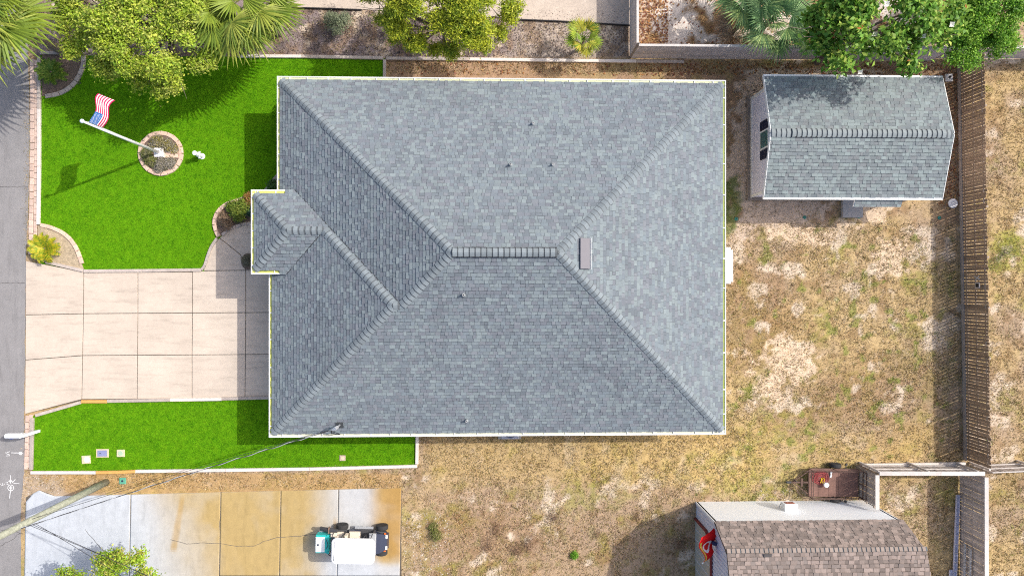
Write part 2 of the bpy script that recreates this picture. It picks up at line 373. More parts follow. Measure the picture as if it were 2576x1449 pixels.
# stained neighbouring drive: rust stains from sprinkler water are part of the surface
ndr = MB().prism(P2([(66, 1250), (100, 1232), (140, 1247), (330, 1243), (1010, 1226), (1010, 1446), (1010, 1700), (66, 1700)]), -.04, .014).build('neighbour_driveway', m_joint); tag(ndr, kind='structure')
def ndcol(u, v):
    n1 = fbm(u, v, 120, 4, 51); n2 = fbm(u, v*.35, 40, 4, 52)
    base = np.broadcast_to(np.array((.46, .485, .52)), u.shape+(3,)); tan = np.array((.40, .29, .125)); rust = np.array((.36, .205, .055))
    t = sstep(310, 560, u+(n1-.5)*70-(v-1330)*.3)*(1-.85*sstep(750, 890, u+(n1-.5)*40)*(1-sstep(925, 965, u)))
    t = t*(1-.8*sstep(0, 30, v-1395+(n1-.5)*40)*sstep(780, 840, u))
    c = lerp(base, tan, np.clip(t*(.85+.25*n2), 0, 1)); c = lerp(c, rust, sstep(905, 985, u+(n1-.5)*30)*(1-sstep(1390, 1420, v))*.75)
    st = 1-sstep(3, 11, np.abs(u-450+(v-1300)*.16)+(n2-.5)*10); c = lerp(c, np.array((.38, .25, .09)), st*.7*sstep(1235, 1260, v)*(1-sstep(1370, 1390, v)))
    c = lerp(c, np.array((.40, .27, .12)), (1-sstep(2, 7, np.abs(u-840-(v-1280)*.05)))*sstep(1290, 1320, v)*(1-sstep(1340, 1345, v))*.8)
    c = lerp(c, base*1.08, sstep(.55, .75, fbm(u, v, 70, 3, 55))*.12)
    return c*(.93+.14*fbm(u, v, 10, 3, 57))[..., None]
m_conc2 = mat('stained_concrete', attr=True, rough=.9, smudge=.2, stretch=(2.5, .6, 1.), var=.06, scale=2.5, fine=.05, fscale=18, bump=.15, bscale=90, spec=.2)
def gslab(x0, x1, ytop, ybot, parent, tilt=0):
    g = .7; us = np.linspace(x0+g, x1-g, max(2, int((x1-x0)/3))); mb_v = []; nU = len(us); nV = 70
    yt = ytop(us); vs_ = np.linspace(0, 1, nV); U = np.repeat(us[:, None], nV, 1); Vv = yt[:, None]+(ybot-yt[:, None])*vs_[None, :]
    U = U+tilt*(Vv-1235)/215
    Cc = ndcol(U, Vv); P = np.array([[tuple(D(U[i, j], Vv[i, j])) for j in range(nV)] for i in range(nU)]); P[..., 2] = .04
    Vt = P.reshape(-1, 3); i2, j2 = np.meshgrid(np.arange(nU-1), np.arange(nV-1), indexing='ij'); b = (i2*nV+j2).ravel()
    F = np.stack([b, b+1, b+nV+1, b+nV], -1); Cf = Cc[:-1, :-1].reshape(-1, 3)
    # skirt
    ring = [i*nV for i in range(nU)]+[(nU-1)*nV+j for j in range(1, nV)]+[i*nV+nV-1 for i in range(nU-2, -1, -1)]+[j for j in range(nV-2, 0, -1)]
    low = Vt[ring].copy(); low[:, 2] = -.03; o = len(Vt); Vt = np.vstack([Vt, low]); n_ = len(ring)
    Fs = np.array([[ring[k], ring[(k+1) % n_], o+(k+1) % n_, o+k] for k in range(n_)]); F = np.vstack([F, Fs]); Cf = np.vstack([Cf, np.tile((.4, .35, .28), (n_, 1))])
    return obj('slab', np_mesh('slab', Vt, F, Cf, m_conc2), parent)
yt0 = lambda u: np.interp(u, [66, 85, 100, 118, 140, 330, 1010], [1262, 1240, 1232, 1240, 1247, 1243, 1226])
for a, b, t in ((66, 330, 0), (330, 556, 0), (556, 707, 0), (707, 852, 0), (852, 1010, 0)): gslab(a, b, yt0, 1600 if a < 500 else 1446, ndr, -4)
for pth in ([(430, 1355), (470, 1367), (510, 1364), (555, 1366), (600, 1372), (640, 1372), (660, 1362), (700, 1350), (760, 1346), (840, 1338)], [(556, 1290), (553, 1325), (556, 1370), (552, 1445)], [(215, 1330), (240, 1360), (262, 1385)]):
    p = [D(*q)[:2] for q in pth]; pp = []
    for a, b in zip(p[:-1], p[1:]): pp += wob(a, b, 8, .012)
    ribbon(pp, .02, .0445).build('crack', m_crack, ndr)
# neighbour's pale concrete pad at the top edge
m_pad = mat('pale_concrete', (.50, .42, .35), rough=.95, var=.12, scale=2, fine=.18, fscale=22, bump=.25)
pad = MB().prism(P2([(690, -300), (1600, -300), (1586, 65), (1545, 62), (1300, 50), (905, 24), (690, 18)]), -.05, .03).build('concrete_pad', m_pad); tag(pad, kind='structure')

# ------------------------------------------------------------------ artificial lawns and beds
m_turf = mat('green_turf', (.097, .265, .003), rough=.9, smudge=.16, stretch=(.35, .6, 1.), var=.09, scale=.8, fine=.32, fscale=24, bump=.8, bscale=50, spec=.1)
LAWN1 = [(102, 140), (968, 148), (968, 260), (705, 260), (705, 566), (632, 566), (553, 600), (532, 630), (515, 683), (212, 684), (100, 662)]
LAWN2 = [(84, 1046), (207, 1012), (690, 1003), (690, 1080), (1046, 1080), (1046, 1171), (82, 1185)]
lw1 = MB().prism(P2(LAWN1), -.03, .022).build('lawn', m_turf); tag(lw1, kind='structure')
lw2 = MB().prism(P2(LAWN2), -.03, .022).build('side_lawn', m_turf); tag(lw2, kind='structure')
m_mulch = mat('bed_mulch', (.17, .125, .10), rough=1, var=.35, scale=9, fine=.5, fscale=30, bump=.9, bscale=40, spec=.1)
BED_TL = [(108, 138), (212, 138), (212, 160), (204, 190), (186, 216), (162, 233), (135, 240), (108, 243)]
BED_BL = [(97, 568), (140, 580), (165, 594), (185, 613), (198, 638), (212, 678), (150, 668), (112, 660), (97, 650)]
BED_P = [(640, 497), (612, 505), (580, 515), (556, 530), (546, 552), (548, 575), (556, 595), (572, 582), (592, 572), (615, 565), (640, 562), (720, 562), (720, 440), (690, 455), (672, 480), (660, 490)]
beds = {}
for nm, pl, mt in (('corner_bed', BED_TL, m_mulch), ('drive_bed', BED_BL, mat('bed_sand', (.40, .32, .22), rough=1, var=.3, scale=6, fine=.35, fscale=30, bump=.6)), ('porch_bed', BED_P, m_mulch)):
    p = [(q.x, q.y) for q in smooth_path([Vector((*a, 0)) for a in P2(pl)+[P2(pl)[0]]], 3)[:-1]] if nm == 'x' else P2(pl)
    beds[nm] = MB().prism(p, -.02, .055).build(nm, mt); tag(beds[nm], kind='structure')
cb = D(406, 387)
beds['flagpole_bed'] = MB().prism([(cb.x+.98*math.cos(a*math.pi/16), cb.y+.98*math.sin(a*math.pi/16)) for a in range(32)], -.02, .08).build('flagpole_bed', m_mulch); tag(beds['flagpole_bed'], kind='structure')
pr = D(622, 658)
ring_bed = MB().prism([(pr.x+.33*math.cos(a*math.pi/12)+.05, pr.y+.40*math.sin(a*math.pi/12)) for a in range(24)], .0, .062).build('round_bed', m_mulch); tag(ring_bed, kind='structure')

# grass blades
def blades(name, X, Y, Z, C, lmin, lmax, w, lean, material, nb=2):
    n = len(X); Vs = []; Cs = []
    for k in range(nb):
        a = RNG.random(n)*2*np.pi; L_ = lmin+(lmax-lmin)*RNG.random(n); ln = lean*(.4+RNG.random(n))
        ox = RNG.normal(0, w*1.5, n); oy = RNG.normal(0, w*1.5, n)
        bx, by = X+ox, Y+oy; px, py = -np.sin(a)*w/2, np.cos(a)*w/2
        tx, ty, tz = np.cos(a)*np.sin(ln)*L_, np.sin(a)*np.sin(ln)*L_, np.cos(ln)*L_
        Vs.append(np.stack([np.stack([bx-px, by-py, Z-.005], -1), np.stack([bx+px, by+py, Z-.005], -1), np.stack([bx+tx, by+ty, Z+tz], -1)], 1))
        Cs.append(C*(.75+.5*RNG.random(n))[:, None])
    V = np.concatenate(Vs).reshape(-1, 3); F = np.arange(len(V)).reshape(-1, 3)
    return tag(obj(name, np_mesh(name, V, F, np.concatenate(Cs), material)), kind='stuff')
m_blade = mat('grass_blades', attr=True, rough=.8, var=0, spec=.15, trans=.25)
def turf(name, poly, n, excl, lab):
    pw = P2(poly); xs = [p[0] for p in pw]; ys = [p[1] for p in pw]
    X = RNG.uniform(min(xs), max(xs), n); Y_ = RNG.uniform(min(ys), max(ys), n); k = inpoly(X, Y_, pw)
    for e in excl: k &= ~inpoly(X, Y_, P2(e))
    k &= (X-cb.x)**2+(Y_-cb.y)**2 > 1.1**2
    X, Y_ = X[k], Y_[k]; u, v = to_px(X, Y_); nn = fbm(u, v, 8, 3, 61)
    C = lerp(np.broadcast_to(np.array((.055, .215, .002)), (len(X), 3)), np.array((.19, .40, .008)), sstep(.25, .8, nn))
    o = blades(name, X, Y_, np.full(len(X), .022), C,   .025, .06, .024, .9, m_blade, 2); tag(o, lab, 'grass'); return o
turf('lawn_grass', LAWN1, 130000, [BED_TL, BED_BL, BED_P], 'bright green artificial turf of the front lawn')
turf('side_lawn_grass', LAWN2, 60000, [], 'bright green artificial turf strip beside the drive')
# dry grass over the yards
N = 300000; X = RNG.uniform(-24, 28.3, N); Y_ = RNG.uniform(-15.5, 15.3, N); u, v = to_px(X, Y_)
gc = ground_col(X, Y_); dens = fbm(u, v, 20, 3, 71)
keep = (dens > .30) & ~inpoly(u, v, [(676, 180), (1826, 190), (1826, 1094), (676, 1094)]) & ~inpoly(u, v, LAWN1) & ~inpoly(u, v, LAWN2) & (u > 62) & ~inpoly(u, v, [(60, 640), (700, 640), (700, 1045), (60, 1045)])
keep &= ~inpoly(u, v, [(66, 1230), (1010, 1226), (1010, 1446), (1010, 1700), (66, 1700)]) & ~inpoly(u, v, [(690, -300), (1600, -300), (1586, 65), (1300, 50), (690, 18)]) & ~inpoly(u, v, [(1893, 255), (2290, 255), (2290, 495), (1893, 495)]) & ~inpoly(u, v, [(1750, 1263), (2190, 1263), (2190, 1600), (1750, 1600)]) & ~inpoly(u, v, [(108, 138), (215, 138), (215, 243), (108, 243)])
sandy = gc.mean(1) > .5; keep &= ~(sandy & (RNG.random(N) < .85)); mul = (v < 148) & (RNG.random(N) < .75); keep &= ~mul
keep &= ~(((u > 1826) & (u < 2420) & (v > 158) & (v < 560) & (RNG.random(N) < .8)) | ((v < 128) & (u > 1600) & (RNG.random(N) < .6)))
X, Y_, gc, u, v = X[keep], Y_[keep], gc[keep], u[keep], v[keep]
mixr = RNG.random(len(X))[:, None]; tone = np.where(mixr < .36, np.array((.57, .435, .215)), np.where(mixr < .60, np.array((.12, .068, .035)), np.where(mixr < .80, np.array((.19, .18, .045)), np.array((.64, .53, .37)))))
o = blades('dry_grass', X, Y_, np.full(len(X), .0), gc*.40+tone*.60, .05, .13, .040, 1.2, m_blade, 2); tag(o, 'dry straw coloured grass and stubble of the yards', 'grass')
# green weed tufts
N = 26000; X = RNG.uniform(9.5, 27, N); Y_ = RNG.uniform(-14, 5, N); u, v = to_px(X, Y_); k = (fbm(u, v, 22, 2, 9) > .725) & (v > 560) & ~inpoly(u, v, [(1750, 1263), (2190, 1263), (2190, 1600), (1750, 1600)]) & ~((u < 1826) & (v < 1094))
X, Y_ = X[k], Y_[k]; C = np.array((.19, .26, .035))*(.6+.8*RNG.random(len(X)))[:, None]
tag(blades('weed_tufts', X, Y_, np.full(len(X), .0), C, .04, .10, .03, .9, m_blade, 2), 'scattered green weed tufts in the dry yards', 'weeds')

# ================================================================== EDGINGS
m_paver = mat('paver_pink', (.56, .42, .35), rough=.9, var=.14, scale=5, orand=.13, fine=.08, fscale=30, bump=.3)
m_block = mat('edging_block', (.64, .46, .36), rough=.9, var=.10, scale=6, orand=.10, fine=.08, fscale=30, bump=.3)
m_block2 = mat('edging_block_grey', (.42, .36, .32), rough=.9, var=.12, scale=6, orand=.10, fine=.08, fscale=30, bump=.3)
m_timber = mat('weathered_timber', (.43, .37, .33), rough=.9, var=.2, scale=4, orand=.10, fine=.12, fscale=40, bump=.4)
m_timber_pale = mat('pale_timber', (.66, .59, .54), rough=.9, var=.14, scale=4, orand=.08, fine=.1, fscale=40, bump=.3)
m_timber_new = mat('new_timber', (.60, .33, .10), rough=.85, var=.15, scale=6, orand=.05, fine=.1, fscale=40, bump=.3)
def along(path, step):                                   # resample a 2-D polyline
    P = [Vector((p[0], p[1])) for p in path]; out = [P[0]]; need = step
    for a, b in zip(P[:-1], P[1:]):
        L_ = (b-a).length; pos = 0
        while L_-pos >= need: pos += need; out.append(a+(b-a)*pos/L_); need = step
        need -= L_-pos
    return out
BLK = {}
def block_mesh(l, w, h, mt, ch=.018):
    k = (round(l, 2), w, h, mt.name)
    if k not in BLK: BLK[k] = MB().box((0, 0, h/2), (l, w, h), ch=ch).mesh('block', mt)
    return BLK[k]
def block_run(parent, path, step, w, h, mt, name='block', z=.0, gap=.012):
    pts = along(path, step); n = 0
    for a, b in zip(pts[:-1], pts[1:]):
        d = b-a; c = (a+b)/2; me = block_mesh(step-gap, w, h, mt)
        obj(name, me, parent, Matrix.Translation((c.x+random.uniform(-.008, .008), c.y+random.uniform(-.008, .008), z+random.uniform(-.006, .006))) @ Matrix.Rotation(math.atan2(d.y, d.x)+random.uniform(-.03, .03), 4, 'Z')); n += 1
    return n
def disp_path(pts, smooth=0):
    p = [Vector((*D(x, y)[:2], 0)) for x, y in pts]
    return [(q.x, q.y) for q in (smooth_path(p, smooth) if smooth else p)]
def timber_run(parent, segs, w=.15, h=.13, mt=None, z=0.):
    for a, b, m_ in segs:
        A, B = D(*a), D(*b); d = (B-A).normalized()*.006
        MB().bar((A.x+d.x, A.y+d.y, z+h/2), (B.x-d.x, B.y-d.y, z+h/2), w, h, ch=.012).build('timber', m_ or mt or m_timber, parent)
pv = thing('paver_edging', 'two rows of pinkish pavers along the road beside the front lawn', 'paver edging', D(85, 400), 'paver edgings along the road')
block_run(pv, disp_path([(82, 150), (82.5, 330), (80, 500), (78, 655)]), .34, .20, .06, m_paver, 'paver')
block_run(pv, disp_path([(92, 152), (92.5, 330), (91, 500), (89, 657)]), .29, .17, .06, m_paver, 'paver')
pv2 = thing('paver_edging', 'short double row of pinkish pavers along the road by the mailbox', 'paver edging', D(70, 1115), 'paver edgings along the road')
block_run(pv2, disp_path([(70, 1044), (65.5, 1186)]), .33, .17, .06, m_paver, 'paver')
block_run(pv2, disp_path([(79, 1042), (75, 1186)]), .29, .17, .06, m_paver, 'paver')
t = thing('timber_edging', 'pale timber kerb between the road pavers and front lawn', 'timber edging', D(101, 400), 'timber lawn edgings')
timber_run(t, [((101, 145), (101, 275), m_timber), ((101, 275), (101, 420), m_timber_pale), ((101, 420), (99, 566), m_timber_pale)])
t = thing('timber_edging', 'grey timber edging between the front lawn and the driveway', 'timber edging', D(360, 682), 'timber lawn edgings')
timber_run(t, [((118, 659), (212, 681), m_timber), ((213, 682), (360, 681), m_timber), ((360, 681), (508, 679), m_timber)])
pth = disp_path([(508, 679), (517, 668), (524, 645), (534, 620), (548, 600)], 4)
for a, b in zip(pth[:-1:2], pth[2::2]): MB().bar((*a, .065), (*b, .065), .13, .13, ch=.012).build('timber', m_timber, t)
t = thing('timber_edging', 'timber edging with one orange board along the lower driveway edge', 'timber edging', D(400, 1006), 'timber lawn edgings')
timber_run(t, [((92, 1044), (206, 1011), m_timber), ((207, 1009), (272, 1009), m_timber_new), ((272, 1008), (430, 1005), m_timber), ((430, 1005), (560, 1003), m_timber_pale), ((560, 1002), (690, 999), m_timber)])
t = thing('timber_edging', 'pale timber edging with two orange boards along the bottom of the side lawn', 'timber edging', D(560, 1180), 'timber lawn edgings')
timber_run(t, [((84, 1050), (81, 1180), m_timber), ((80, 1187), (244, 1187), m_timber_pale), ((244, 1187), (302, 1186), m_timber_new), ((302, 1186), (343, 1184), m_timber_new), ((343, 1184), (570, 1181), m_timber_pale), ((570, 1181), (780, 1178), m_timber_pale), ((780, 1178), (1050, 1171), m_timber_pale), ((1049, 1166), (1050, 1090), m_timber_pale)])
t = thing('timber_edging', 'long grey timber edging between the mulch strip and the house', 'timber edging', D(1200, 152), 'timber lawn edgings')
timber_run(t, [((600, 143), (760, 144), m_timber_pale), ((760, 144), (965, 148), m_timber), ((968, 152), (968, 200), m_timber), ((972, 149), (1180, 151), m_timber), ((1180, 151), (1390, 154), m_timber_pale), ((1390, 154), (1600, 156), m_timber_pale), ((1600, 156), (1720, 157), m_timber)])
t = thing('timber_edging', 'dark timber behind the corner bed under the yellow green tree', 'timber edging', D(160, 135), 'timber lawn edgings')
timber_run(t, [((104, 135), (215, 136), m_timber)])
m_blacked = mat('black_edging', (.035, .033, .035), rough=.7, var=.1)
t = thing('bed_edging', 'thin black plastic edging strip beside the concrete pad', 'bed edging', D(1430, 58))
for a, b in (((690, 20), (800, 23)), ((800, 23), (910, 27)), ((1295, 51), (1400, 55)), ((1400, 55), (1490, 60)), ((1490, 60), (1583, 66))):
    A, B = D(*a), D(*b); MB().bar((A.x, A.y, .05), (B.x, B.y, .05), .045, .13).build('strip', m_blacked, t)
for x, y, a in ((735, 27, .3), (1005, 132, .2), (1040, 125, .2)):
    p = D(x, y); o = MB().box((0, 0, .1), (.05, .11, .24), ch=.01).build('edging_stake', m_blacked, None, world=Matrix.Translation(p) @ Matrix.Rotation(a, 4, 'Z'))
    tag(o, {735: 'dark stake by the black edging at the top', 1005: 'leaning dark stake left under the cedar', 1040: 'leaning dark stake right under the cedar'}[x], 'stake', 'small edging stakes')
# planting-bed borders
e = thing('bed_border', 'circular border of pink blocks around the flagpole bed', 'stone border', cb, 'block borders of the beds')
block_run(e, [(cb.x+1.0*math.cos(a*math.pi/60), cb.y+1.0*math.sin(a*math.pi/60)) for a in range(121)], .314, .2, .12, m_block)
e = thing('bed_border', 'curved grey block border of the shaded corner bed', 'stone border', D(190, 210), 'block borders of the beds')
block_run(e, disp_path([(213, 140), (212, 162), (203, 190), (186, 214), (162, 232), (135, 241), (106, 245)], 6), .34, .19, .12, m_block2)
e = thing('bed_border', 'curved pink block border around the yellow cycad by the drive', 'stone border', D(190, 620), 'block borders of the beds')
block_run(e, disp_path([(103, 566), (135, 574), (165, 590), (187, 612), (201, 642), (211, 674)], 6), .33, .18, .12, m_block)
e = thing('bed_border', 'pink and grey block border around the porch bed', 'stone border', D(548, 560), 'block borders of the beds')
block_run(e, disp_path([(628, 497), (600, 505), (572, 515), (550, 533), (541, 558), (545, 580), (553, 596)], 6), .30, .19, .14, m_block)
block_run(e, disp_path([(560, 592), (576, 579), (598, 569), (622, 563), (660, 561)], 6), .27, .15, .13, m_block2)
block_run(e, disp_path([(705, 437), (692, 452), (676, 474), (655, 492)], 6), .28, .17, .12, m_block2)
# cross-walk of pavers through the flagpole bed
e = thing('paver_path', 'pale square pavers crossing the round flagpole bed', 'pavers', D(425, 387))
for x in (396, 414, 432, 446):
    p = D(x, 388); obj('paver', block_mesh(.36 if x < 440 else .2, .42, .05, m_block), e, Matrix.Translation((p.x, p.y, .08)))

# ================================================================== HOUSE
PITCH, EZ, PZ = .5, 2.95, 3.42
mL, mR, mT, mB = -9.67, 10.75, 9.53, -6.72            # gutter lines of the main roof
gL = -10.03                                            # garage front
pL, pT, pB = -10.66, 4.35, .61                         # porch
def zroof(x, y):
    main = EZ+PITCH*min(x-mL, mR-x, mT-y, y-mB)
    gar = EZ+PITCH*min(x-gL, y-mB, mR-x, 5.29-y) if y < 2.5 or x > -8.7 else -9
    por = PZ+PITCH*min(x-pL, pT-y, y-pB)
    return max(main, gar, por if x < -7.2 else -9)
def onroof(px, py, zf=zroof):
    z = 4.
    for _ in range(12): p = D(px, py, z); z = zf(p.x, p.y)
    return Vector((p.x, p.y, z))
hc = D(1260, 650)
house = thing('house', 'large house with blue grey shingled hip roof and white gutters', 'house', (0, 1.4, 0))
m_wall = mat('house_wall', (.62, .58, .50), rough=.85, var=.06, bump=.1)
m_white = mat('white_trim', (.80, .80, .78), rough=.5, var=.04, scale=3)
m_glass = mat('window_glass', (.03, .05, .06), rough=.08, var=.0, spec=.6)
m_deck = mat('roof_deck', (.10, .105, .11), rough=.95, var=.1)
def wallbox(mb, x0, y0, x1, y1, z1, t_=.15):
    mb.box(((x0+x1)/2, y0+t_/2, z1/2), (x1-x0, t_, z1)); mb.box(((x0+x1)/2, y1-t_/2, z1/2), (x1-x0, t_, z1))
    mb.box((x0+t_/2, (y0+y1)/2, z1/2), (t_, y1-y0-2*t_, z1)); mb.box((x1-t_/2, (y0+y1)/2, z1/2), (t_, y1-y0-2*t_, z1))
mb = MB(); wallbox(mb, mL+.55, mB+.55, mR-.55, mT-.55, 2.7); wl = mb.build('wall', m_wall, house)
mb = MB(); mb.box((gL+.6, -3.0, 1.35), (.14, 6.5, 2.7)); mb.build('garage_wall', m_wall, house)
gd = MB()
for k in range(4): gd.box((gL+.515, -3.3, .3+k*.55), (.05, 4.9, .53), ch=.0)
gd.build('garage_door', m_white, house)
fd = MB().box((mL+.53, 2.6, 1.05), (.05, 1.0, 2.1)).build('front_door', mat('door_paint', (.20, .10, .06), rough=.5, var=.1), house)
MB().lathe((mL+.49, 2.25, 1.0), [(.0, -.03), (.03, -.02), (.03, .02), (0, .03)], 8).build('handle', mat('brass', (.6, .5, .3), rough=.3, metal=1), fd)
for x, y, wx, wy in ((mL+.545, 6.9, .05, 1.6), (mL+.545, 8.1, .05, .6), (mR-.545, 6.0, .05, 1.5), (mR-.545, -3.5, .05, 1.5), (-6.5, mB+.545, 1.4, .05), (4.5, mB+.545, 1.4, .05), (-4, mT-.545, 1.4, .05), (5, mT-.545, 1.2, .05)):
    w = MB().box((x, y, 1.5), (wx+.02, wy+.02, 1.2)).build('window', m_white, house)
    MB().box((x+(-.02 if x < -9 else .02 if x > 10 else 0), y+(-.02 if y < -6 else .02 if y > 8.9 else 0), 1.5), (max(.05, wx-.1), max(.05, wy-.1), 1.08)).build('pane', m_glass, w)
for x, y in ((pL+.25, pB+.3), (pL+.25, pT-.3)):
    MB().box((x, y, 1.6), (.25, .25, 3.2), ch=.02).build('porch_post', m_white, house)
mb = MB(); IN = .19
def pz(pl, x, y): return pl[0]+pl[1]*x+pl[2]*y
PL = dict(T=(EZ+PITCH*mT, 0, -PITCH), B=(EZ-PITCH*mB, 0, PITCH), L2=(EZ-PITCH*mL, PITCH, 0), R=(EZ+PITCH*mR, -PITCH, 0), L1=(EZ-PITCH*gL, PITCH, 0),
          PU=(PZ+PITCH*pT, 0, -PITCH), PD=(PZ-PITCH*pB, 0, PITCH), PLf=(PZ-PITCH*pL, PITCH, 0))
rl, rr, ry_ = (-1.545, 1.405), (2.625, 1.405), 1.405
pC, pD, pE, pF = (-3.665, -.715), (-4.025, -.715), (-7.23, 2.48), (-8.79, 2.48)
FACES = {
 'T': [[(mL, mT), (mR, mT), rr, rl]], 'R': [[(mR, mT), (mR, mB), rr]],
 'B': [[(mL, mB), (mR, mB), rr, rl], [(gL, mB), (mL, mB), pC, pD]],
 'L2': [[(mL, mT), rl, pC, (-8.73, 4.35), (mL, 5.29)], [(mL, 5.29), (-8.73, 4.35), (mL, 4.35)]],
 'L1': [[(gL, mB), pD, pE, (-9.09, .61), (gL, -.33)], [(gL, -.33), (-9.09, .61), (gL, .61)]],
 'PU': [[(pL, pT), (-8.73, pT), pE, pF], [(-8.73, pT), pC, pD, pE]], 'PLf': [[(pL, pT), (pL, pB), pF]], 'PD': [[(pL, pB), (-9.09, pB), pE, pF]]}
DIRS = {'T': (0, -1, mT), 'R': (-1, 0, mR), 'B': (0, 1, mB), 'L2': (1, 0, mL), 'L1': (1, 0, gL), 'PU': (0, -1, pT), 'PLf': (1, 0, pL), 'PD': (0, 1, pB)}
def clip_half(poly, a, b, c):                            # keep a*x+b*y >= c
    out = []
    for i in range(len(poly)):
        p, q = poly[i], poly[(i+1) % len(poly)]; dp, dq = a*p[0]+b*p[1]-c, a*q[0]+b*q[1]-c
        if dp >= 0: out.append(p)
        if (dp >= 0) != (dq >= 0):
            t_ = dp/(dp-dq); out.append((p[0]+(q[0]-p[0])*t_, p[1]+(q[1]-p[1])*t_))
    return out
def clip_convex(poly, cl):
    n = len(cl); ar = sum(cl[i][0]*cl[(i+1) % n][1]-cl[(i+1) % n][0]*cl[i][1] for i in range(n)); s_ = 1 if ar > 0 else -1
    for i in range(n):
        p, q = cl[i], cl[(i+1) % n]; ex, ey = q[0]-p[0], q[1]-p[1]; a, b = -ey*s_, ex*s_
        poly = clip_half(poly, a, b, a*p[0]+b*p[1])
        if len(poly) < 3: return []
    return poly
def parea(p): return abs(sum(p[i][0]*p[(i+1) % len(p)][1]-p[(i+1) % len(p)][0]*p[i][1] for i in range(len(p))))/2
for k, polys in FACES.items():
    dx, dy, e0 = DIRS[k]; sg = 1 if dx+dy > 0 else -1
    for p in polys:
        q = clip_half(p, dx, dy, e0*sg+IN)
        if len(q) < 3: continue
        top = [(x, y, pz(PL[k], x, y)) for x, y in q]; n = len(q); bot = [(x, y, z-.12) for x, y, z in top]
        mb.add(top+bot, [tuple(range(n)), tuple(range(2*n-1, n-1, -1))]+[(i, i+n, (i+1) % n+n, (i+1) % n) for i in range(n)])
roof = mb.build('roof', m_deck, house)
# soffit and fascia
mb = MB()
for x0, y0, x1, y1 in ((mL+.1, mB+.1, mL+.54, mT-.1), (mR-.54, mB+.1, mR-.1, mT-.1), (mL+.54, mB+.1, mR-.54, mB+.54), (mL+.54, mT-.54, mR-.54, mT-.1)): mb.box(((x0+x1)/2, (y0+y1)/2, 2.79), (x1-x0, y1-y0, .03))
mb.box((gL+.36, -3.05, 2.785), (.5, 7.2, .03)); mb.box((pL+.95, 2.48, 3.27), (1.7, 3.55, .03))
mb.build('soffit', m_white, house)

# shingles -------------------------------------------------
m_shing = mat('asphalt_shingle', attr=True, rough=.95, smudge=.16, stretch=(.5, .5, .5), var=.05, scale=3, fine=.10, fscale=55, bump=.25, bscale=120, spec=.15)
PAL_BLUE = [(.235, .26, .28), (.20, .215, .235), (.255, .275, .285), (.21, .205, .23), (.185, .195, .215), (.28, .305, .31), (.225, .235, .26), (.25, .245, .265), (.30, .325, .325)]
PAL_SHED = [(.255, .28, .275), (.21, .22, .225), (.275, .295, .285), (.22, .215, .22), (.30, .33, .32), (.19, .20, .21), (.25, .26, .26)]
PAL_BROWN = [(.235, .19, .168), (.175, .145, .13), (.28, .225, .20), (.21, .18, .165), (.15, .125, .113), (.33, .265, .235)]
def shingle_field(items, pl, dirn, polys, palette, rng, expo=.160, wmin=.12, wmax=.31, IN_=.185, proudness=.034):
    """tabs of one roof plane; pl: z = a+bx+cy, dirn: (dx, dy, eave) up-slope direction in plan"""
    dx, dy, e0 = dirn; sg = 1 if dx+dy > 0 else -1; slope = math.hypot(pl[1], pl[2]); cs = 1/math.sqrt(1+slope*slope)
    hx = expo*cs; mean_ = tuple(sum(c[i] for c in palette)/len(palette) for i in range(3))
    nrm = Vector((-pl[1], -pl[2], 1)).normalized()
    ux, uy = (0, 1) if dx else (1, 0)
    allp = [p for q in polys for p in q]; us = [p[0]*ux+p[1]*uy for p in allp]; vs = [(p[0]*dx+p[1]*dy)-e0*sg for p in allp]
    v = IN_; vmax = max(vs)
    while v < vmax:
        u = min(us)-rng.random()*.3; proud = rng.random() < .5
        while u < max(us):
            w = rng.uniform(wmin, wmax); proud = not proud if rng.random() < .8 else proud
            va = v-(rng.uniform(.0, .008)); vb = v+hx*1.12
            corners = [(u+.004, va), (u+w-.004, va), (u+w-.004, vb), (u+.004, vb)]
            base = palette[int(rng.random()*len(palette))]; kk = rng.uniform(.94, 1.06); base = tuple(.7*a_+.3*b_ for a_, b_ in zip(base, mean_))
            col = tuple(c*kk for c in base); tb = (proudness if proud else .017)+rng.uniform(0, .004)
            for pc in polys:
                q = clip_convex([(a*ux+(b+e0*sg)*dx*1.0, a*uy+(b+e0*sg)*dy*1.0) if dx+dy > 0 else ((a*ux-(b+e0*sg)*(-dx)), (a*uy-(b+e0*sg)*(-dy))) for a, b in corners], pc)
                if len(q) < 3 or parea(q) < .0015: continue
                top = []; bot = []
                for x, y in q:
                    vv = (x*dx+y*dy)-e0*sg; f = min(1, max(0, (vv-va)/(vb-va))); h = tb*(1-f)+.0025*f
                    P = Vector((x, y, pz(pl, x, y))); top.append(P+nrm*(h+.001)); bot.append(P+nrm*-.002)
                items.append((top, bot, col, proud, None))
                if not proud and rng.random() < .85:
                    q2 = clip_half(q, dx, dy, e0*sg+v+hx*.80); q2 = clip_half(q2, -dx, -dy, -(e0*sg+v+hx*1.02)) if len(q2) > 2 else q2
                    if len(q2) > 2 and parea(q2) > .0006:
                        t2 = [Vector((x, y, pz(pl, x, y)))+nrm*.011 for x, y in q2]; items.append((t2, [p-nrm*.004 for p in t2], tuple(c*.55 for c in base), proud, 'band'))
            u += w
        v += hx
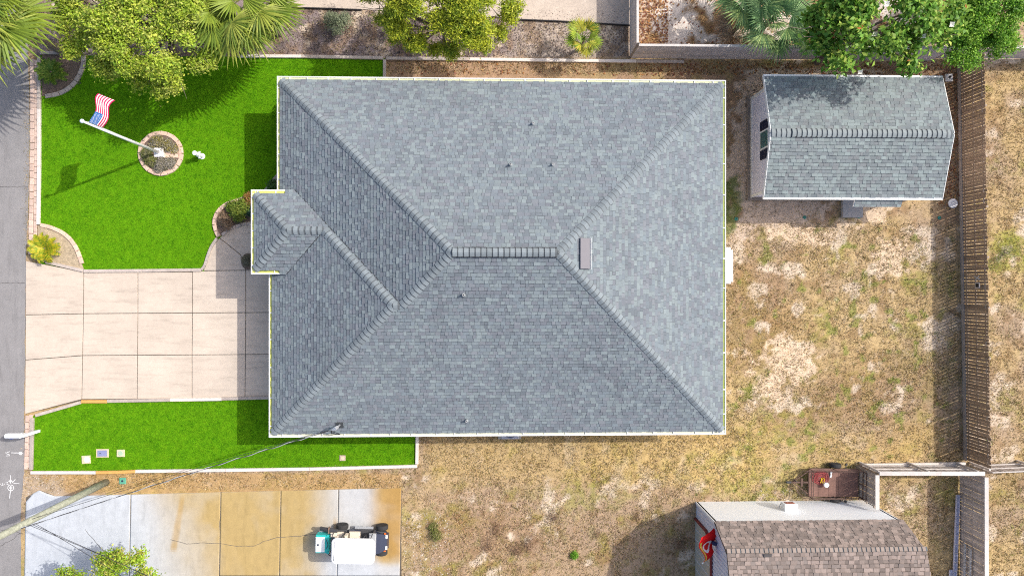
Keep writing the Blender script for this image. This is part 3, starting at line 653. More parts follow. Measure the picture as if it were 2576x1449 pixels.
def emit_shingles(roof_, items, rng, z_test=None, near=(0, 0), keep=300):
    items.sort(key=lambda t_: (t_[0][0].x-near[0])**2+(t_[0][0].y-near[1])**2)
    rest = MB(); single = 0
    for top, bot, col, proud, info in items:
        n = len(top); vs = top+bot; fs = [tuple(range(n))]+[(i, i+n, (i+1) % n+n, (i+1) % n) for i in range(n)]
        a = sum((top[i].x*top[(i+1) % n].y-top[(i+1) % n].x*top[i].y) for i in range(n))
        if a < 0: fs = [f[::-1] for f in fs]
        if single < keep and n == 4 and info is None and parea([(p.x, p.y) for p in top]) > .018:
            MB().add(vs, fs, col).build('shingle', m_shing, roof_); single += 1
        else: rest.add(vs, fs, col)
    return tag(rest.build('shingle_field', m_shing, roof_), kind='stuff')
rg = random.Random(3)
PAL_BLUE = [(a*.76, b*.83, c*.86) for a, b, c in PAL_BLUE]; PAL_SHED = [(a*.83, b*.90, c*.93) for a, b, c in PAL_SHED]
items = []
for k in FACES: shingle_field(items, PL[k], DIRS[k], FACES[k], PAL_BLUE, rg)
shingle_field(items, PL['PU'], (0, -1, pT), [[(-9.14, pT), (-8.73, pT), (-8.53, pT-.2), (-9.14, pT-.2)]], PAL_BLUE, rg, IN_=0)
shingle_field(items, PL['PD'], (0, 1, pB), [[(-9.39, pB), (-9.09, pB), (-8.89, pB+.2), (-9.39, pB+.2)]], PAL_BLUE, rg, IN_=0)
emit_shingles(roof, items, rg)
# hip and ridge caps
m_cap = mat('ridge_cap_shingle', (.195, .226, .246), rough=.95, var=.06, scale=4, orand=.13, fine=.10, fscale=55, bump=.2, bscale=120, spec=.15)
m_capshade = mat('cap_painted_shadow', (.105, .118, .128), rough=.95, var=.08, spec=.15)  # dark upper strip of each cap, a painted shadow line below the next butt
def cap_mesh(name, nA, nB, dirv, wid, l, mt):
    """bent cap over an edge along dirv; nA, nB outward plane normals"""
    d = Vector(dirv).normalized(); sides = []
    for nn in (nA, nB):
        s_ = nn.cross(d).normalized()
        if s_.z > 0: s_ = -s_
        sides.append(s_)
    up = (nA+nB).normalized(); mb = MB(); a, b = Vector((0, 0, 0)), d*l
    prof = []
    for P, h in ((a, .052), (a.lerp(b, .66), .031), (b, .020)):
        prof.append([P+sides[0]*wid+nA*(h*.75), P+sides[0]*wid*.35+nA*h+up*.006, P+up*(h+.004), P+sides[1]*wid*.35+nB*h+up*.006, P+sides[1]*wid+nB*(h*.75)])
    lowp = [a+sides[0]*wid-nA*.004, a+sides[0]*wid*.35-nA*.004, a-up*.004, a+sides[1]*wid*.35-nB*.004, a+sides[1]*wid-nB*.004]
    lowb = [p+d*l for p in lowp]
    vs = prof[0]+prof[1]+prof[2]+lowp+lowb
    fs = [(i, i+1, i+6, i+5) for i in range(4)]+[(15+i, 16+i, i+1, i) for i in range(4)]+[(0, 5, 10, 20, 15), (4, 19, 24, 14, 9)]+[(5+i, 6+i, i+11, i+10) for i in range(4)]
    bm = bmesh.new(); bv = [bm.verts.new(v) for v in vs]
    for k, f in enumerate(fs):
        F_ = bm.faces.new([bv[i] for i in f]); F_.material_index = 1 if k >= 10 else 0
    bmesh.ops.recalc_face_normals(bm, faces=bm.faces[:]); me = bpy.data.meshes.new(name); bm.to_mesh(me); bm.free(); me.materials.append(mt); me.materials.append(m_capshade); return me
def pn(k): return Vector((-PL[k][1], -PL[k][2], 1)).normalized()
def cap_line(parent, a, b, nA, nB, wid=.19, expo=.225, mt=None, name='ridge_cap', lim=None):
    a, b = Vector(a), Vector(b); d = (b-a).normalized(); L_ = (b-a).length; n = int(L_/expo)
    me = cap_mesh('cap', nA, nB, d, wid, expo*1.18, mt or m_cap)
    for i in range(n): obj(name, me, parent, Matrix.Translation(a+d*(i*L_/n)))
    return n
def P3(x, y): return (x, y, zroof(x, y)+.012)
o_ = .22
nc = 0
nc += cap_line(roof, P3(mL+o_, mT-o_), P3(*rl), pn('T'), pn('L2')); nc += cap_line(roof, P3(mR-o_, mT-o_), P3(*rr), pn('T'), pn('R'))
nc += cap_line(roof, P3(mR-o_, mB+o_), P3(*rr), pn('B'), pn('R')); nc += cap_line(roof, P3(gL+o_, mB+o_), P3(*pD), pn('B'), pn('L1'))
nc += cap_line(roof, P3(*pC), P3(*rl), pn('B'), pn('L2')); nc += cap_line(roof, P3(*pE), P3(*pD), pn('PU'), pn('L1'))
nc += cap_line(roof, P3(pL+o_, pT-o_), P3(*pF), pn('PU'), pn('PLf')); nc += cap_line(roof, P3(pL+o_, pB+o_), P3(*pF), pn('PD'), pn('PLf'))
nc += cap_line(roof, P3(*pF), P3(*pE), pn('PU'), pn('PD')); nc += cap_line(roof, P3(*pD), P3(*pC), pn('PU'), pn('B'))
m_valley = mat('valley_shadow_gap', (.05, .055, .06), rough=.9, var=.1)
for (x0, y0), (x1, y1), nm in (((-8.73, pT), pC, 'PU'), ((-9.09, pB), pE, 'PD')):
    A_, B_ = Vector((x0, y0, pz(PL[nm], x0, y0)+.022)), Vector((x1, y1, pz(PL[nm], x1, y1)+.022)); MB().bar(A_, B_, .035, .02).build('valley_shadow_strip', m_valley, roof)  # thin dark bars that paint a shadow line along the valleys
# ridge vent: dark baffle with caps on top
m_black = mat('black_plastic', (.018, .018, .022), rough=.6, var=.1)
zr = zroof(*rl)
rv = MB(); 
for s_ in (-1, 1): rv.add([(rl[0]-.02, ry_, zr+.03), (rr[0]-.05, ry_, zr+.03), (rr[0]-.05, ry_+s_*.205, zr-.06), (rl[0]-.02, ry_+s_*.205, zr-.06), (rl[0]-.02, ry_, zr+.075), (rr[0]-.05, ry_, zr+.075), (rr[0]-.05, ry_+s_*.205, zr-.012), (rl[0]-.02, ry_+s_*.205, zr-.012)],
                           [(0, 1, 2, 3), (4, 5, 6, 7), (0, 1, 5, 4), (2, 3, 7, 6), (0, 3, 7, 4), (1, 2, 6, 5)])
rvo = rv.build('ridge_vent', m_black, roof)
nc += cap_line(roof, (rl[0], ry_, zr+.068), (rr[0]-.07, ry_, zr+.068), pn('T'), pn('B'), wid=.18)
# roof fittings
m_pvc = mat('pvc_pipe', (.72, .72, .72), rough=.5, var=.05); m_lead = mat('pipe_flashing', (.20, .225, .24), rough=.6, var=.1)
for x, y in ((1340, 313), (1284, 416), (1390, 416), (1166, 742), (1174, 1057)):
    p = onroof(x, y); v = thing  # placed on the slope
    pp = MB().lathe((p.x, p.y, p.z-.1), [(.042, 0), (.042, .36), (.034, .36), (.03, .2)], 12).build('vent_pipe', m_pvc, roof, smooth=False)
    MB().lathe((p.x, p.y, p.z-.02), [(.0, -.05), (.13, -.05), (.10, .05), (.062, .12)], 12).build('flashing', m_lead, roof)
m_gvent = mat('grey_vent_metal', (.17, .165, .185), rough=.6, var=.05)
a = onroof(1468, 638); nR = pn('R'); q = nR.to_track_quat('Z', 'Y').to_matrix().to_4x4()
sv = MB().box(a+nR*.10, (.46, 1.24, .05), ch=.012, m=Matrix.Rotation(math.atan(PITCH), 4, 'Y')); sv.box(a+nR*.04, (.40, 1.16, .1), m=Matrix.Rotation(math.atan(PITCH), 4, 'Y'))
vb = sv.build('roof_vent', m_gvent, roof); MB().box(a+nR*.115+Vector((.24, 0, -.12)), (.02, 1.26, .06), m=Matrix.Rotation(math.atan(PITCH), 4, 'Y')).build('flashing_edge', m_pvc, roof)
# service mast with weatherhead and dark flashing
p = onroof(855, 1068); MAST = p+Vector((-.02, -.02, .62))
MB().box(p+pn('B')*.03, (.33, .3, .02), m=Matrix.Rotation(math.atan(PITCH), 4, 'X')).build('mast_flashing', mat('tar_flashing', (.05, .055, .06), rough=.7), roof)
m_galv = mat('galvanised', (.50, .52, .55), rough=.45, metal=.5, var=.08)
ms = MB().tube([p-Vector((0, 0, .3)), p+Vector((0, 0, .55))], .04, 10); ms.tube([p+Vector((0, 0, .5)), p+Vector((-.06, -.04, .66)), p+Vector((-.2, -.1, .62))], [.075, .095, .05], 10); ms.build('service_mast', m_galv, roof)
mb = MB()
for k in range(3):
    c = MAST+Vector((-.18, -.08, -.05)); mb.tube([c, c+Vector((-.12, -.15-.06*k, -.22)), c+Vector((.06+.1*k, -.3, -.42)), c+Vector((.25, -.26, -.36+.04*k)), c+Vector((-.05, -.1, -.12)), c+Vector((-.32, -.1, .02))], .011, 5)
mb.build('drip_loop', m_black, roof)
# gutters
m_gut = mat('gutter_aluminium', attr=True, rough=.45, var=.05, scale=3, spec=.4)
WH = (.80, .80, .78)
GUT = [0]
def gutter(parent, a, b, out, z, debris, hang, w=.195, n_off=.35):
    GUT[0] += 1; z += (GUT[0] % 4)*.004
    a, b, o2 = Vector((*a, z)), Vector((*b, z)), Vector((*out, 0)); d = (b-a).normalized(); mb = MB()
    mb.bar(a-o2*.024+Vector((0, 0, -.05)), b-o2*.024+Vector((0, 0, -.05)), .048, .11, WH)
    mb.bar(a-o2*(w-.008)+Vector((0, 0, -.055)), b-o2*(w-.008)+Vector((0, 0, -.055)), .014, .10, WH)
    mb.bar(a-o2*w/2+Vector((0, 0, -.085)), b-o2*w/2+Vector((0, 0, -.085)), w-.03, .012, WH)
    mb.bar(a-o2*(w/2+.012)+Vector((0, 0, -.05)), b-o2*(w/2+.012)+Vector((0, 0, -.05)), w-.06, .06, debris)
    g = mb.build('gutter', m_gut, parent)
    n = max(2, int((b-a).length/hang))
    for i in range(n):
        c = a+(b-a)*((i+.5+random.uniform(-.15, .15))/n); MB().bar(c-o2*.02+Vector((0, 0, .008)), c-o2*(w+.03)+Vector((0, 0, .014)), .042, .024).build('hanger', m_white, g)
    return g
YG = (.60, .62, .16); OL = (.27, .34, .06); CR = (.66, .66, .5)
gutter(house, (mL, mT), (mR, mT), (0, 1), EZ, (.55, .58, .38), .95); gutter(house, (mR, mT-.03), (mR, mB+.03), (1, 0), EZ, OL, 1.35); gutter(house, (gL, mB), (mR, mB), (0, -1), EZ, CR, .95)
gutter(house, (mL, mT-.03), (mL, 4.36), (-1, 0), EZ, (.62, .63, .26), 1.0); gutter(house, (gL, .62), (gL, mB+.03), (-1, 0), EZ, YG, 1.2)
gutter(house, (pL, pT-.03), (pL, pB+.03), (-1, 0), PZ, YG, .7); gutter(house, (pL, pT), (-9.15, pT), (0, 1), PZ, YG, .6); gutter(house, (pL, pB), (-9.4, pB), (0, -1), PZ, YG, .5)
for x, y in ((mR-.5, mT-.6), (mR-.5, mB+.6), (mL+.5, mT-.6)): MB().box((x, y, 1.4), (.06, .08, 2.75)).build('downspout', m_white, house)
# back step
st_ = thing('back_step', 'white stepped stoop at the back wall of the house', 'steps', D(1830, 668))
m_wconc = mat('white_concrete', (.78, .75, .73), rough=.8, var=.05)
a, b = D(1838, 622, .3), D(1838, 714, .3)
MB().box((11.0, (a.y+b.y)/2, .16), ((a.x-11.0)*2-.0, a.y-b.y, .32), ch=.02).build('landing', m_wconc, st_)
c, d = D(1844, 629, .15), D(1844, 709, .15)
MB().box(((a.x+c.x)/2+.002, (c.y+d.y)/2, .08), (c.x-a.x, c.y-d.y, .16), ch=.02).build('tread', m_wconc, st_)
# condenser
ac = thing('air_conditioner', 'grey blue air conditioner condenser under the eave on a concrete pad', 'air conditioner', (.1, -6.95, 0))
xc = D(1283, 1100, .8).x
MB().box((xc, -7.0, .05), (1.15, 1.0, .1), ch=.02).build('pad', mat('grey_concrete', (.40, .38, .34), rough=.9, var=.15), ac)
m_acm = mat('condenser_metal', (.36, .38, .45), rough=.5, var=.08)
cs = MB().box((xc, -6.95, .45), (.86, .8, .70), ch=.04)
cs.build('casing', m_acm, ac)
MB().lathe((xc, -6.95, .80), [(.0, .004), (.33, .004), (.33, .012), (.0, .012)], 24).build('fan_opening', mat('dark_blue_metal', (.07, .09, .16), rough=.5), ac)
mb = MB()
for k in range(10): an = k*math.pi/5; mb.bar((xc, -6.95, .825), (xc+.35*math.cos(an), -6.95+.35*math.sin(an), .825), .014, .012)
for r in (.12, .24, .35): mb.tube([(xc+r*math.cos(k*math.pi/10), -6.95+r*math.sin(k*math.pi/10), .825) for k in range(21)], .007, 5)
mb.build('fan_grille', m_acm, ac)

# ================================================================== SHED
m_shedwall = mat('grey_siding', (.72, .70, .78), rough=.7, var=.05)
sL, sR, sT, sB, sZ, sRZ = 12.66, 21.12, 9.92, 4.14, 2.58, 3.42
sM = (sT+sB)/2; sp = (sRZ-sZ)/((sT-sB)/2)
shed = thing('shed', 'grey sided shed with blue grey gable roof in the back yard', 'shed', (16.9, sM, 0))
wx0, wx1, wy0, wy1 = 13.04, 20.75, 4.59, 9.46
MB().box(((wx0+wx1)/2, (wy0+wy1)/2, .06), (wx1-wx0+.42, wy1-wy0+.4, .12), ch=.02).build('foundation', mat('shed_base', (.24, .20, .17), rough=.9, var=.2), shed)
def gz(y): return sRZ-.03-abs(y-sM)*sp
bd = .16; z = .15; hgt = []
mb = MB(); ov = .012
while z < 3.2:                                            # lap boards: each board tips out at its foot
    for x, s_ in ((wx0, -1), (wx1, 1)):
        half = (wy1-wy0)/2 if z < gz(wy0)-.05 else max(0, (sRZ-.1-z)/sp)
        if half < .05: continue
        y0, y1 = sM-min(half, (wy1-wy0)/2), sM+min(half, (wy1-wy0)/2); zt = min(z+bd, 3.25)
        half2 = (wy1-wy0)/2 if zt < gz(wy0)-.05 else max(0, (sRZ-.1-zt)/sp); y2, y3 = sM-min(half2, (wy1-wy0)/2), sM+min(half2, (wy1-wy0)/2)
        bd_ = MB().add([(x+s_*.028, y0, z), (x+s_*.028, y1, z), (x+s_*.008, y3, zt), (x+s_*.008, y2, zt), (x, y0, z), (x, y1, z), (x, y3, zt), (x, y2, zt)],
               [(0, 1, 2, 3), (4, 7, 6, 5), (0, 4, 5, 1), (3, 2, 6, 7), (0, 3, 7, 4), (1, 5, 6, 2)])
        bd_.build('board', m_shedwall, shed)
    if z < 2.4:
        for y, s_ in ((wy0, -1), (wy1, 1)):
            MB().add([(wx0, y+s_*.028, z), (wx1, y+s_*.028, z), (wx1, y+s_*.008, z+bd), (wx0, y+s_*.008, z+bd), (wx0, y, z), (wx1, y, z), (wx1, y, z+bd), (wx0, y, z+bd)],
               [(0, 1, 2, 3), (4, 7, 6, 5), (0, 4, 5, 1), (3, 2, 6, 7), (0, 3, 7, 4), (1, 5, 6, 2)]).build('board', m_shedwall, shed)
    z += bd
core = MB().add([(wx0+.01, wy0+.01, .12), (wx0+.01, wy1-.01, .12), (wx0+.01, wy1-.01, gz(wy1)-.03), (wx0+.01, sM, gz(sM)-.05), (wx0+.01, wy0+.01, gz(wy0)-.03)]+[(wx1-.01, wy0+.01, .12), (wx1-.01, wy1-.01, .12), (wx1-.01, wy1-.01, gz(wy1)-.03), (wx1-.01, sM, gz(sM)-.05), (wx1-.01, wy0+.01, gz(wy0)-.03)],
   [(0, 1, 2, 3, 4), (9, 8, 7, 6, 5), (0, 5, 6, 1), (1, 6, 7, 2), (4, 3, 8, 9), (0, 4, 9, 5), (2, 7, 8, 3)]).build('wall', m_shedwall, shed)
for y in (wy0, wy1): MB().box((wx0-.03, y, 1.3), (.06, .14, 2.4)).build('corner_trim', m_white, shed)
MB().box((wx0-.035, sM, .17), (.05, wy1-wy0-.15, .16)).build('base_trim', m_white, shed)
# window with shutters on the gable wall
wz0, wz1, wya, wyb = 1.35, 2.35, 6.62, 7.52
w = MB().box((wx0-.045, (wya+wyb)/2, (wz0+wz1)/2), (.06, wyb-wya, wz1-wz0)).build('window', m_white, shed)
MB().box((wx0-.07, (wya+wyb)/2, (wz0+wz1)/2), (.03, wyb-wya-.16, wz1-wz0-.16)).build('pane', mat('teal_glass', (.05, .14, .14), rough=.1, spec=.6, var=.1), w)
m_shut = mat('dark_shutter', (.03, .032, .06), rough=.5, var=.1)
for ya, yb in ((wya-.46, wya-.03), (wyb+.03, wyb+.46)):
    sh = MB().box((wx0-.05, (ya+yb)/2, (wz0+wz1)/2), (.05, yb-ya, wz1-wz0))
    for k in range(8): sh.box((wx0-.08, (ya+yb)/2, wz0+.08+k*.12), (.02, yb-ya-.08, .05))
    sh.build('shutter', m_shut, shed)
sdeck = MB()
for s_, ye in ((1, sT), (-1, sB)):
    vs = [(sL, ye, sZ), (sR, ye, sZ), (sR, sM, sRZ), (sL, sM, sRZ)]; vs += [(x, y, zz-.10) for x, y, zz in vs]
    sdeck.add(vs, [(0, 1, 2, 3), (7, 6, 5, 4), (0, 4, 5, 1), (1, 5, 6, 2), (3, 7, 4, 0)])
sroof = sdeck.build('roof', m_white, shed)
items = []
PS = {'N': (sZ+sp*sT, 0, -sp), 'S': (sZ-sp*sB, 0, sp)}
shingle_field(items, PS['N'], (0, -1, sT), [[(sL, sT), (sR, sT), (sR, sM), (sL, sM)]], PAL_SHED, rg, IN_=.09)
shingle_field(items, PS['S'], (0, 1, sB), [[(sL, sB), (sR, sB), (sR, sM), (sL, sM)]], PAL_SHED, rg, IN_=.09)
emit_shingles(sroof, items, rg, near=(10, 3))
nN, nS = Vector((0, sp, 1)).normalized(), Vector((0, -sp, 1)).normalized()
m_cap2 = mat('shed_cap_shingle', (.23, .26, .27), rough=.95, var=.06, scale=4, orand=.08, fine=.10, fscale=55, bump=.2, spec=.15)
cap_line(sroof, (sL+.02, sM, sRZ+.012), (sL+.95, sM, sRZ+.012), nN, nS, mt=m_cap2)
MB().box((sL+4.5, sM, sRZ+.0), (7.1, .385, .06), ch=.015).build('ridge_vent', m_black, sroof)
cap_line(sroof, (sL+.95, sM, sRZ+.05), (sR-.35, sM, sRZ+.05), nN, nS, mt=m_cap2)
cap_line(sroof, (sR-.35, sM, sRZ+.012), (sR-.05, sM, sRZ+.012), nN, nS, mt=m_cap2)
for s_, ye in ((1, sT), (-1, sB)):
    for x in (sL-.012, sR+.012): MB().bar((x, ye, sZ-.06), (x, sM, sRZ-.06), .024, .16).build('rake_trim', m_white, shed)
gutter(shed, (sL, sT+.02), (sR, sT+.02), (0, 1), sZ, (.17, .06, .04), .8, w=.10); gutter(shed, (sL, sB-.02), (sR, sB-.02), (0, -1), sZ, (.05, .06, .05), .8, w=.10)
# little door canopy and stoop
c0, c1 = D(2150, 500, 2.4), D(2270, 500, 2.4); cy1 = D(2150, 520, 2.3).y
cd = MB().add([(c0.x, sB+.08, 2.47), (c1.x, sB+.08, 2.47), (c1.x, cy1, 2.28), (c0.x, cy1, 2.28), (c0.x, sB+.08, 2.39), (c1.x, sB+.08, 2.39), (c1.x, cy1, 2.18), (c0.x, cy1, 2.18)], [(3, 2, 1, 0), (4, 5, 6, 7), (0, 4, 7, 3), (1, 2, 6, 5), (2, 3, 7, 6), (0, 1, 5, 4)]).build('canopy', m_white, shed)
items = []; cpl = (2.28-(.19/(sB+.08-cy1))*cy1, 0, .19/(sB+.08-cy1))
shingle_field(items, cpl, (0, 1, cy1), [[(c0.x+.03, cy1-.0), (c1.x, cy1), (c1.x, sB-.0), (c0.x+.03, sB)]], PAL_SHED, rg, IN_=-.02)
rest = MB()
for top, bot, col, pr_, info in items:
    n = len(top); fs = [tuple(range(n))]+[(i, i+n, (i+1) % n+n, (i+1) % n) for i in range(n)]; rest.add(top+bot, fs, col)
tag(rest.build('shingle_field', m_shing, cd), kind='stuff')
for x in (c0.x+.2, c1.x-.1): MB().bar((x, wy0-.03, 1.9), (x, cy1+.06, 2.22), .06, .06).build('canopy_bracket', m_white, shed)
dr = MB().box(((c0.x+c1.x)/2-.2, wy0-.04, 1.1), (1.0, .05, 2.0)).build('door', m_white, shed)
MB().box(((c0.x+c1.x)/2+.2, wy0-.08, 1.05), (.05, .05, .12)).build('handle', m_galv, dr)
stp = MB().box((0, 0, .11), (D(2166, 520).x-D(2115, 520).x, D(2140, 500).y-D(2140, 548).y+.45, .22), ch=.02)
p = D(2140.5, 524); stp.build('stoop', mat('stoop_concrete', (.33, .325, .33), rough=.9, var=.1, fine=.08), shed, world=Matrix.Translation((p.x, p.y+.22, 0)))

# ================================================================== NEIGHBOUR BARN
bL, bR = 10.22, 18.9; bY0 = -10.72; bE = (-10.66, 3.1); bK = (-11.46, 4.8); bRdg = (-13.7, 5.45); bW = -16.75
barn = thing('barn', 'white sided gambrel barn with brown shingled roof at the lower right', 'barn', (14.5, -13.7, 0))
m_bwhite = mat('white_siding', (.82, .85, .88), rough=.6, var=.02)
m_lilac = mat('lilac_siding', (.64, .65, .74), rough=.6, var=.03)
def barn_prof(o=0): return [(bY0, 0), (bY0, 3.05), (bK[0]-.05, bK[1]-.1), (bRdg[0], bRdg[1]-.1), (2*bRdg[0]-bK[0]+.05, bK[1]-.1), (2*bRdg[0]-bY0, 3.05), (2*bRdg[0]-bY0, 0)]
pf = barn_prof(); n = len(pf)
for x, nm in ((bL+.05, 'gable_wall'), (bR-.15, 'gable_wall')):
    vs = [(x, y, zz) for y, zz in pf]+[(x+.08, y, zz) for y, zz in pf]
    MB().add(vs, [tuple(range(n-1, -1, -1)), tuple(range(n, 2*n))]+[(i, (i+1) % n, (i+1) % n+n, i+n) for i in range(n)]).build(nm, m_lilac, barn)
for y in (bY0, 2*bRdg[0]-bY0): MB().box(((bL+bR)/2, y-.05 if y > -13 else y+.05, 1.52), (bR-bL-.02, .1, 3.04)).build('side_wall', m_bwhite, barn)
k = 0; yy = bY0-.12                                          # vertical siding battens on the front gable
while yy > -16.6:
    f = abs(yy-bRdg[0]); top = np.interp(f, [0, bRdg[0]-bK[0] if False else abs(bK[0]-bRdg[0]), abs(bY0-bRdg[0])], [bRdg[1]-.12, bK[1]-.12, 3.0])
    MB().box((bL+.035, yy, top/2), (.03, .05, top)).build('batten', m_lilac, barn); yy -= .2
# front door with dark red trim and clipped corners
m_red = mat('dark_red_trim', (.20, .04, .035), rough=.6, var=.1); m_cream = mat('cream_door', (.44, .41, .35), rough=.7, var=.08)
dyA, dyB, dz = -11.55, -15.6, 2.55
dpoly = [(dyA, .02), (dyA, dz-.75), (dyA-.55, dz), (dyB+.55, dz), (dyB, dz-.75), (dyB, .02)]
n = len(dpoly); x = bL-.01
dor = MB().add([(x, y, zz) for y, zz in dpoly]+[(x+.05, y, zz) for y, zz in dpoly], [tuple(range(n)), tuple(range(2*n-1, n-1, -1))]+[(i, i+n, (i+1) % n+n, (i+1) % n) for i in range(n)]).build('door', m_cream, barn)
for (ya, za), (yb, zb) in zip(dpoly[:-1], dpoly[1:]): MB().bar((x-.02, ya, za), (x-.02, yb, zb), .09, .11).build('door_trim', m_red, dor)
for k in range(1, 8): MB().box((x-.004, dyA-.5*k, 1.1), (.012, .03, 2.1)).build('door_seam', m_lilac, dor)
lamp = MB().box((bL-.06, -11.62, 3.25), (.13, .13, .1), ch=.01); lamp.lathe((bL-.1, -11.62, 3.0), [(.05, 0), (.09, .06), (.09, .22), (.03, .28)], 10); lamp.build('wall_lamp', mat('navy_metal', (.02, .025, .08), rough=.4), barn)
# window unit on the white side wall
bx = D(1985, 1283, 1.4).x
u1 = MB().box((bx, bY0+.14, 1.45), (.62, .42, .42), ch=.015).build('window_unit', m_bwhite, barn)
MB().box((bx, bY0+.36, 1.45), (.42, .02, .26)).build('grille', mat('rusty_grille', (.30, .12, .09), rough=.6, var=.3), u1)
MB().bar((bx-.3, bY0+.3, 1.22), (bx-.3, bY0+.01, .95), .03, .03).build('bracket', m_galv, u1); MB().bar((bx+.3, bY0+.3, 1.22), (bx+.3, bY0+.01, .95), .03, .03).build('bracket', m_galv, u1)
PB = {}
def plane2(a, b): s_ = (b[1]-a[1])/(b[0]-a[0]); return (a[1]-s_*a[0], 0, s_)
mir = lambda p: (2*bRdg[0]-p[0], p[1])
segs = [('lowN', bE, bK), ('upN', bK, bRdg), ('upS', mir(bK), bRdg), ('lowS', mir(bE), mir(bK))]
bdk = MB(); items = []; bx0, bx1 = bL-.06, bR+.05
for nm, a, b in segs:
    pl = plane2(a, b); vs = [(bx0, a[0], a[1]), (bx1, a[0], a[1]), (bx1, b[0], b[1]), (bx0, b[0], b[1])]; nn = Vector((0, -pl[2], 1)).normalized()
    bdk.add(vs+[tuple(Vector(v)-nn*.08) for v in vs], [(0, 1, 2, 3), (7, 6, 5, 4), (0, 4, 5, 1), (1, 5, 6, 2), (2, 6, 7, 3), (3, 7, 4, 0)])
    up = -1 if b[0] < a[0] else 1
    shingle_field(items, pl, (0, up, a[0]), [[(bx0, a[0]), (bx1, a[0]), (bx1, b[0]), (bx0, b[0])]], PAL_BROWN, rg, IN_=0, expo=.165, wmin=.12, wmax=.28, proudness=.04)
broof = bdk.build('roof', mat('dark_drip_edge', (.09, .07, .065), rough=.7), barn)
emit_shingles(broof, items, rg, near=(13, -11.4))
m_capb = mat('brown_cap_shingle', (.26, .213, .186), rough=.95, var=.08, scale=4, orand=.14, fine=.10, fscale=55, bump=.2, spec=.15)
nl, nu = Vector((0, 1.7/.8, 1)).normalized(), Vector((0, .29, 1)).normalized()
cap_line(broof, (bx0, bK[0], bK[1]+.005), (bx1, bK[0], bK[1]+.005), nl, nu, wid=.2, expo=.2, mt=m_capb)
cap_line(broof, (bx0, bRdg[0], bRdg[1]+.01), (bx1, bRdg[0], bRdg[1]+.01), Vector((0, .29, 1)).normalized(), Vector((0, -.29, 1)).normalized(), mt=m_capb)
MB().box((bx0+1.75, bK[0]-.12, bK[1]+.07), (.34, .26, .03), m=Matrix.Rotation(-math.atan(.3)*-1, 4, 'X')).build('dark_patch', mat('patch_shingle', (.10, .09, .088), rough=.95), broof)
MB().bar((bR+.04, -13.0, 3.4), (bR+.55, -13.0, 3.2), .9, .05).build('side_awning', m_white, barn)
# flag on the barn
fp0 = Vector((bL, -12.0, 2.95)); fp1 = D(1751, 1358, 3.55)
m_flag = mat('flag_cloth', attr=True, rough=.8, var=.05, spec=.1, trans=.06)
def cloth(name, nu_, nv_, fpos, fcol, parent):
    V = np.array([fpos(i/nu_, j/nv_) for i in range(nu_+1) for j in range(nv_+1)]); F = []; C = []
    for i in range(nu_):
        for j in range(nv_):
            a = i*(nv_+1)+j; F.append((a, a+nv_+1, a+nv_+2, a+1)); C.append(fcol((i+.5)/nu_, (j+.5)/nv_, i, j))
    me = np_mesh(name, V, np.array(F), np.array(C, dtype=np.float32), m_flag); me.polygons.foreach_set('use_smooth', [True]*len(me.polygons)); return obj(name, me, parent)
bf = thing('banner_flag', 'red flag with white oval on a short pole at the barn gable', 'flag', fp0)
tipb = Vector((bL-.75, -12.35, 3.6)); MB().tube([fp0, tipb], .022, 8).build('pole', m_white, bf); MB().lathe(tipb, [(0, -.04), (.04, 0), (0, .04)], 8).build('finial', m_white, bf)
def fbp(s_, t_):
    a = fp0.lerp(tipb, .98-.88*t_); d = Vector((-.05, 1.0, -.12)); p = a+d*s_*1.05+Vector((.35*s_*t_, 0, -.15*s_*s_))+Vector((.10*math.sin(s_*7+t_*3), .0, .05*math.sin(s_*9+t_*2)))
    return tuple(p)
def fbc(s_, t_, i, j):
    if ((s_-.42)/.20)**2+((t_-.5)/.30)**2 < 1: return (.78, .76, .75) if ((s_-.42)/.13)**2+((t_-.5)/.19)**2 > 1 else (.60, .02, .02)
    if abs(t_-.12) < .05 and s_ < .75: return (.65, .5, .08)
    return (.62, .012, .014)
cloth('cloth', 40, 30, fbp, fbc, bf)

